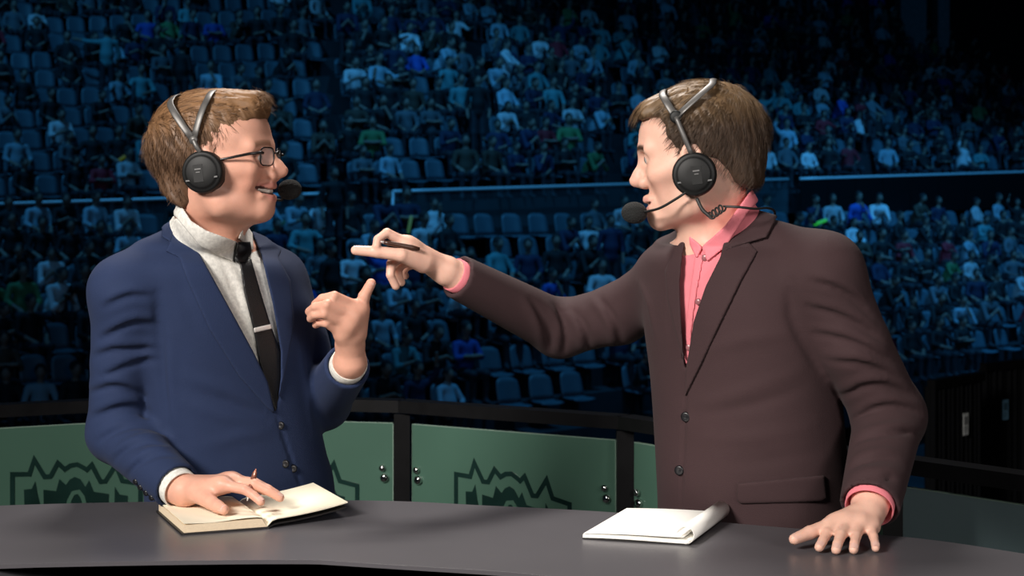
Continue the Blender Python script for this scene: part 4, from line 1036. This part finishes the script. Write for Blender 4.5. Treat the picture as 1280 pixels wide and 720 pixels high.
bm = Model(); head_prims(bm, HB, .0035, False, -.006, .004, .001, 0, -.006)
bm.add(rcone(HB(-.020,0,-.045), neckB, .051, .055, .03), rcone(HB(.02,0,-.07), P(878,296,2.76), .030, .030, .03))
bm.add(loft(shrink(trunkB, .84), .04))
for a, b, c in ((bsR, beR, bwR), (bsL, beL, bwL)):
    bm.add(rcone(neckB*.7+a*.3, a, .04, .042, .04), rcone(a, b, .038, .028, .03), rcone(b, c*.9+b*.1, .028, .024, .02))
# left hand spread on the desk
fl = [[P(1044,656,2.485),P(1033,667,2.45),P(1028,677,2.43),P(1024,684,2.417)], [P(1059,655,2.480),P(1051,669,2.44),P(1047,680,2.418),P(1045,687,2.407)],
      [P(1075,656,2.480),P(1070,670,2.442),P(1068,680,2.42),P(1067,687,2.409)], [P(1089,658,2.487),P(1092,671,2.448),P(1094,680,2.428),P(1094.5,685,2.418)]]
tl = [P(1066,649,2.505), P(1035,658,2.475), P(1012,666,2.455), P(993,674,2.438)]
hand(bm, bwL, fl, tl, palm_r=.0135, forearm=beL*.3+bwL*.7, k=.010)
# right hand pointing: thumb out straight, first finger arched, the others curled under
fr_ = [[c3(478,120,2.815),c3(390,72,2.80),c3(350,100,2.79),c3(345,128,2.785)], [c3(495,150,2.84),c3(408,205,2.825),c3(404,252,2.82),c3(428,300,2.83)],
       [c3(512,172,2.862),c3(438,222,2.855),c3(440,252,2.855),c3(452,285,2.862)], [c3(528,190,2.882),c3(470,222,2.885),c3(462,238,2.89),c3(470,258,2.895)]]
tr2 = [c3(545,205,2.825), c3(452,168,2.795), c3(350,154,2.79), c3(256,147,2.79)]
hand(bm, bwR, fr_, tr2, palm_r=.0150, forearm=beR*.25+bwR*.75)
meB, VB = sdf_mesh('body', bm, .0027)
set_col(meB, skin_colour(VB, HB, srgb(226,180,160), srgb(204,132,126), {'open':.0035,'smile':False,'mz':-.006,'bz':-.006,'mw':.025,'mx':.0,'hair':srgb(62,44,34),'brow':1.0,'stubble':.12}))
bodyB = link('body', meB, M['skin_b'], manB)
eyes(manB, HB, M['eye_white'], M['iris_blue'], 0, M['dark_button'])
nails(manB, [(f[2], f[3], up*.75+cam_dir*.7, .0074) for f in fl] + [(tl[2], tl[3], up*.8+cam_dir*.6, .0085), (tr2[2], tr2[3], up+cam_dir*.5, .0085)], M['nail'])
# hair
hm = Model(); S_ = HB.s
hm.add(ell(HB(-.014,0,.050), np.array((.110,.085,.088))*S_, HB.R), ell(HB(.010,0,.082), np.array((.084,.068,.050))*S_, HB.R, .03),
       rcone(HB(.02,-.022,.094), HB(.070,-.026,.097), .032*S_, .027*S_, .015), rcone(HB(.02,.022,.094), HB(.070,.026,.095), .032*S_, .027*S_, .015),
       rcone(HB(-.05,0,.098), HB(-.01,.0,.110), .03*S_, .026*S_, .02), ell(HB(-.062,0,-.018), np.array((.044,.060,.058))*S_, HB.R, .03))
hm.add(Prim(combed(HB, 380, .0010, lambda L: np.where(L[:,2] > .095, L[:,1], L[:,0]*.9-L[:,2]*.25)), HB.O-.2, HB.O+.2, 0, 'disp'))
crown = np.array([-.055, -.01, .125])
def fieldB(L):
    v = L - crown; v /= np.linalg.norm(v, axis=1)[:,None] + 1e-9; f = np.clip((L[:,0]-.03)/.05, 0, 1)*np.clip((L[:,2]-.07)/.03, 0, 1)
    return v + f[:,None]*np.array([.8,0,.1]) + np.array([.25,0,-.1])
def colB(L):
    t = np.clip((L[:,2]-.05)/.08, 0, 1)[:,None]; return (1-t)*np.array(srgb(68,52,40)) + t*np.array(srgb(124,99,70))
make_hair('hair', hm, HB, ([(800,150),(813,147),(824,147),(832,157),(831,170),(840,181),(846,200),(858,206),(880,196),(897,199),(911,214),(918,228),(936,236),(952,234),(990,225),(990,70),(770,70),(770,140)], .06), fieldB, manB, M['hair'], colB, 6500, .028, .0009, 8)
# jacket
jm = Model([loft(trunkB, 0)])
jm.add(rcone(P(932,296,2.76), bsL, .042, .062, .045), rcone(P(872,305,2.84), bsR, .042, .058, .045))
mL = P(1066,430,2.67); mR = P(775,392,2.97)
for prm in (rcone(bsL, mL, .0615, .0605, .03), rcone(mL, beL, .0605, .0575, .006), rcone(beL, bcL, .0575, .047, .02),
            rcone(bsR, mR, .060, .0530, .03), rcone(mR, beR, .0530, .0515, .02), rcone(beR, bcR, .0515, .0392, .02)): jm.add(prm)
baseB = Model(jm.p[:])
for path in ([(1014,352),(1040,358),(1066,372),(1086,392)], [(1010,384),(1042,392),(1074,406),(1100,424)], [(1020,418),(1054,424),(1088,438),(1114,456)], [(1036,452),(1070,454),(1102,464),(1128,480)],
             [(1050,496),(1076,484),(1108,482),(1140,496)], [(1064,528),(1090,512),(1120,508),(1152,516)], [(1066,556),(1096,544),(1124,540),(1154,546)], [(1062,586),(1092,574),(1120,572),(1150,580)], [(1062,606),(1088,597),(1112,597),(1136,603)]):
    folds(jm, [(path, C__, .0065), ([(x, y-9) for x, y in path], R_, .0085)])
for path in ([(664,376),(676,394),(684,414),(688,438)], [(694,382),(704,400),(707,418),(704,442)], [(714,388),(728,402),(734,420),(736,438)], [(748,372),(762,390),(772,410),(776,430)]):
    folds(jm, [(path, C__, .0065), ([(x-9, y) for x, y in path], R_, .0085)])
folds(jm, [([(798,352),(812,382),(820,424)],.004,.010),([(880,440),(930,424),(990,418)],.003,.012),([(872,505),(930,490),(1000,462)],.0035,.012),([(872,518),(934,508),(1004,484)],-.003,.010),([(870,545),(940,548),(1020,530)],.003,.012),([(900,580),(960,575),(1030,560)],-.002,.012),
           ([(988,352),(990,395),(1006,430),(1032,472)],-.009,.009),([(857,470),(855,520),(853,580),(851,640)],-.006,.0035),([(842,350),(838,380),(836,420)],-.006,.008)])
vB = [(957,222),(948,246),(933,268),(905,317),(882,358),(867,402),(861,440),(857,462),(853,440),(851,395),(850,350),(853,318),(858,294),(876,262),(920,225)]
jm.add(cut_prim(vB, 2.3, 2.80, .004))
jm.add(Prim(lambda p: rcone(HB(-.020,0,-.045), neckB, .056, .060).fn(p), neckB-.16, neckB+.2, .006, 'sub'))
fB = (bcL-beL)/np.linalg.norm(bcL-beL); gB = (bcR-beR)/np.linalg.norm(bcR-beR)
jm.add(plane_cut(bcL, fB), plane_cut(bcR, gB), ring_end(beL, bcL, .0395), ring_end(beR, bcR, .0315))
lo, hi = jm.bounds(); lo[2] = .86
me, _ = sdf_mesh('jacket', jm, .0042, lo, hi); jacketB = link('jacket', me, M['brown_suit'], manB)
sm = Model([loft([(py,px,d,w-.012,t-.011,y) for py,px,d,w,t,y in trunkB], 0), rcone(neckB, HB(-.025,0,-.085), .068, .057, .03), rcone(P(932,296,2.76), bsL, .034, .052, .04), rcone(P(872,305,2.84), bsR, .034, .048, .04)])
shirtbase = Model(sm.p[:])
sm.add(Prim(lambda p: np.maximum(rcone(HB(-.020,0,-.045), neckB, .0545, .058).fn(p), neckB[2]-.02-p[:,2]), neckB-.1, neckB+.25, .002, 'sub'))
sm.add(plane_cut(P(905,284,2.72), HB.R @ np.array([.75, .0, 1.0]), .002, .16))
lo, hi = sm.bounds(); me, _ = sdf_mesh('shirt', sm, .0046, lo, hi); shirtB = link('shirt', me, M['pink_shirt'], manB)
for c, dr, r in ((bcL, fB, .0385), (bcR, gB, .0305)): shirt_cuff(c, dr, r, .010, M['pink_shirt'], shirtB)
cloth_panel('collar_leaf', shirtbase, [(953,230),(940,236),(905,284),(884,302),(877,309),(884,327),(895,318),(907,309),(934,268),(952,246)], .007, (2.4,2.86), M['pink_shirt'], shirtB)
cloth_panel('collar_leaf', shirtbase, [(858,288),(864,296),(873,304),(878,309),(871,324),(862,306)], .007, (2.4,2.86), M['pink_shirt'], shirtB)
cloth_panel('placket', shirtbase, [(869,318),(880,318),(872,360),(866,400),(862,455),(855,455),(858,400),(863,360)], .003, (2.4,2.86), M['pink_shirt'], shirtB)
M['shirt_button'] = mat('shirt_button', srgb(150,96,100), .3)
sh_ = Model(sm.p)
for px, py in ((881,322),(873,377),(861,434)):
    q = hit(sm, px, py); MB().lathe(q + np.array([.001,.000,0]), (-.5,-1,.0), [(0,.0055),(.0045,.0055),(.0055,.004)], 14).build('button', M['shirt_button'], shirtB, True)
cloth_panel('lapel', baseB, [(905,302),(936,303),(947,314),(926,352),(899,407),(876,456),(856,496),(857,462),(861,440),(867,402),(882,358),(900,322)], .006, (2.3,2.80), M['brown_suit'], jacketB, soft=.003)
cloth_panel('collar', baseB, [(957,224),(980,248),(972,270),(958,297),(937,303),(905,314),(934,266),(948,246)], .008, (2.3,2.86), M['brown_suit'], jacketB, soft=.003)
cloth_panel('lapel', baseB, [(859,292),(853,318),(850,350),(851,395),(855,452),(846,424),(834,374),(831,338),(843,312)], .006, (2.3,2.86), M['brown_suit'], jacketB, soft=.003)
cloth_panel('pocket_flap', baseB, [(921,604),(1031,594),(1034,623),(1028,627),(926,630),(921,626)], .006, (2.3,2.84), M['brown_suit'], jacketB, soft=.004)
for px, py in ((858,521),(850,588)):
    q = hit(jm, px, py); MB().lathe(q + np.array([0,.002,0]), (-.5,-1,.0), [(0,.0085),(.004,.0085),(.0055,.0065),(.0045,.003)], 16).build('button', M['dark_button'], jacketB, True)
for px, py in ((1137,642),(1138,634),(1139,626),(1140,618)):
    q = hit(jm, px, py)
    if q is not None: MB().lathe(q + np.array([0,.001,0]), (.5,-1,0), [(0,.005),(.004,.005),(.005,.003)], 12).build('cuff_button', M['dark_button'], jacketB, True)
manB['_dir'] = math.radians(-135)
legs(manB, P(980,650,2.78)*(1,1,0)+(0,0,.86), P(905,650,2.90)*(1,1,0)+(0,0,.86), P(990,650,2.84)*(1,1,0), P(900,650,2.96)*(1,1,0), .9, M['black_cloth'])
del manB['_dir']
# headset with coiled cable
jb = HB.px2loc(845,146,.088); t1 = HB.px2loc(831,116,.01); t2 = HB.px2loc(893,102,.01)
micb = P(793,266,2.72); cup = P(868,218,2.665)
pts = [P(871,248,2.66), P(878,262,2.655), P(888,271,2.65)]
coil = []
for i in range(81):
    t = i/80; c = P(887+17*t, 271-12*t, 2.65); a = t*2*PI*4
    coil.append(c + np.array([math.cos(a)*.0045, math.sin(a)*.005, math.sin(a)*.0060]))
c0, c1 = list(spline(pts, 6)), list(spline([P(905,258,2.65), P(925,259,2.64), P(944,261,2.655), P(958,260,2.685), P(967,263,2.72), P(968,272,2.76), P(960,300,2.80)], 6))
cable = (c0 + coil + c1, [.0032]*len(c0) + [.0016]*len(coil) + [.0021]*len(c1))
headset(HB, 'black headset with foam microphone and coiled cable worn by the brown-suited man', 1, (jb[0], jb[2]), [(t1[0], t1[2]+.004), (t2[0], t2[2]+.004)], cup,
        [P(858,240,2.66), P(846,248,2.665), P(825,260,2.68), P(806,265,2.705)], (micb, (-1,.2,.05)), cable)

# ------------------------------------------------------------------ things on the desk and in the hands
M['paper'] = mat('cream_paper', srgb(248,240,216), .8, vary=.03, vscale=20)
M['paper_white'] = mat('white_paper', srgb(246,244,238), .8, vary=.03, vscale=20)
M['paper_edge'] = mat('page_block_edge', srgb(226,206,176), .85, vary=.12, vscale=200, stretch=(1,1,12))
M['cover'] = mat('dark_cover', srgb(30,27,26), .5)
# open notebook of the blue-suited man
sf = np.array([P(334,661,2.60)[0], P(334,661,2.60)[1]]); lf = np.array([P(230,669,2.55)[0], P(230,669,2.55)[1]])
sp = np.array([-.080, .186]); lft = lf - sf; rgt = np.array([.120, .088])
nb = empty('notebook', (*(sf), DZ), 'open cream-paged notebook under the blue-suited man\'s writing hand', 'notebook')
def slab(parent, name, o, a, b, zf, th, material, n=12):
    """a page block: o corner, a across (with height profile zf(u) of its top), b along, th(u) thickness"""
    V = []; m = MB()
    for i in range(n+1):
        u = i/n; p = o + a*u
        for v in (0, 1):
            q = p + b*v; V += [(q[0], q[1], zf(u)), (q[0], q[1], zf(u)-th(u))]
    Fc = []
    for i in range(n):
        k = 4*i; Fc += [(k, k+4, k+6, k+2), (k+1, k+3, k+7, k+5), (k, k+1, k+5, k+4), (k+2, k+6, k+7, k+3)]
    Fc += [(0,2,3,1), (4*n, 4*n+1, 4*n+3, 4*n+2)]
    return m.add(V, Fc).build(name, material, parent, False)
slab(nb, 'cover', sf - lft*.02 - sp*.01, lft*1.05, sp*1.02, lambda u: DZ+.0035, lambda u: .0032, M['cover'])
slab(nb, 'page_block', sf, lft, sp, lambda u: DZ+.0035+.0135*min(1, (u*14)**.5)*(1-.12*u), lambda u: .0135*min(1, (u*14)**.5)*(1-.12*u), M['paper_edge'], 16)
slab(nb, 'left_page', sf, lft*1.0, sp, lambda u: DZ+.0050+.0144*min(1, (u*14)**.5)*(1-.12*u)+.0012*math.sin(u*7), lambda u: .0006, M['paper'], 16)
slab(nb, 'right_page', sf, rgt, sp, lambda u: DZ+.005+.010*min(1,(u*10)**.5)+.012*u*u, lambda u: .0016, M['paper'], 16)
slab(nb, 'back_cover', sf + rgt*.02, rgt*.96, sp, lambda u: DZ+.0032+.004*min(1,(u*10)**.5)+.012*u*u, lambda u: .0022, M['cover'], 16)
# notepad of the brown-suited man
pa, pb, pc = on_desk(728,674), on_desk(782,642), on_desk(862,682)
o2 = pa[:2]; al = pb[:2]-pa[:2]; ac = pc[:2]-pa[:2]
pad = empty('notepad', (*o2, DZ), 'white notepad with rolled-back page in front of the brown-suited man', 'notepad')
slab(pad, 'backing_board', o2, ac*1.0, al, lambda u: DZ+.002, lambda u: .0016, M['cover'], 4)
slab(pad, 'page_block', o2 + ac*.004, ac*.985, al, lambda u: DZ+.0075+.002*math.sin(u*3)*(1-u), lambda u: .0050, M['paper_white'], 12)
V = []; Fc = []; n = 22; acn = ac/np.linalg.norm(ac)
for i in range(n+1):
    t = i/n; a = -1.7 + t*4.6; r = .0125
    if t < .12: p = ac*(.86 + .9*t)/1.0; z = DZ + .009 + t*.01
    for v in (0, 1):
        base = o2 + ac*.985 + al*v
        q = base + acn*(r*math.cos(a) - .004); z = DZ + .0030 + r + r*math.sin(a)
        V += [(q[0], q[1], z), (q[0]+acn[0]*.0012*math.cos(a), q[1]+acn[1]*.0012*math.cos(a), z+.0012*math.sin(a))]
for i in range(n):
    k = 4*i; Fc += [(k, k+4, k+6, k+2), (k+1, k+3, k+7, k+5), (k, k+1, k+5, k+4), (k+2, k+6, k+7, k+3)]
MB().add(V, Fc + [(0,2,3,1), (4*n,4*n+1,4*n+3,4*n+2)]).build('rolled_page', M['paper_white'], pad, True)
slab(pad, 'top_page', o2 + ac*.01 + al*.004, ac*.93, al, lambda u: DZ+.0092+.004*u*u+.0016*math.sin(u*4), lambda u: .0006, M['paper_white'], 14)
# pens
M['pen_rose'] = mat('copper_pen', srgb(170,110,92), .3, metal=.6)
M['pen_dark'] = mat('brown_pen', srgb(66,40,30), .35)
a, b = P(320,586,2.675), P(309,626,2.640); d = (a-b)/np.linalg.norm(a-b)
pen = empty('pen', b, 'copper-coloured pen held upright in the blue-suited man\'s hand', 'pen')
MB().tube([b + d*.012, b + d*.02, a - d*.02, a - d*.008], [.0030,.0048,.0048,.0038], 12).build('barrel', M['pen_rose'], pen, True)
MB().tube([b, b + d*.012], [.0006,.0028], 10).build('tip', M['silver'], pen, True)
MB().tube([a - d*.008, a], [.0038,.001], 10).build('cap_end', M['pen_rose'], pen, True)
a, b = c3(530,142,2.80), c3(352,108,2.785); d = (a-b)/np.linalg.norm(a-b)
pen = empty('pen', b, 'dark brown pen held in the brown-suited man\'s pointing hand', 'pen')
MB().tube([b + d*.01, b + d*.018, a - d*.014, a], [.003,.0045,.0048,.003], 12).build('barrel', M['pen_dark'], pen, True)
MB().tube([b, b + d*.010], [.0006,.003], 10).build('tip', M['silver'], pen, True)
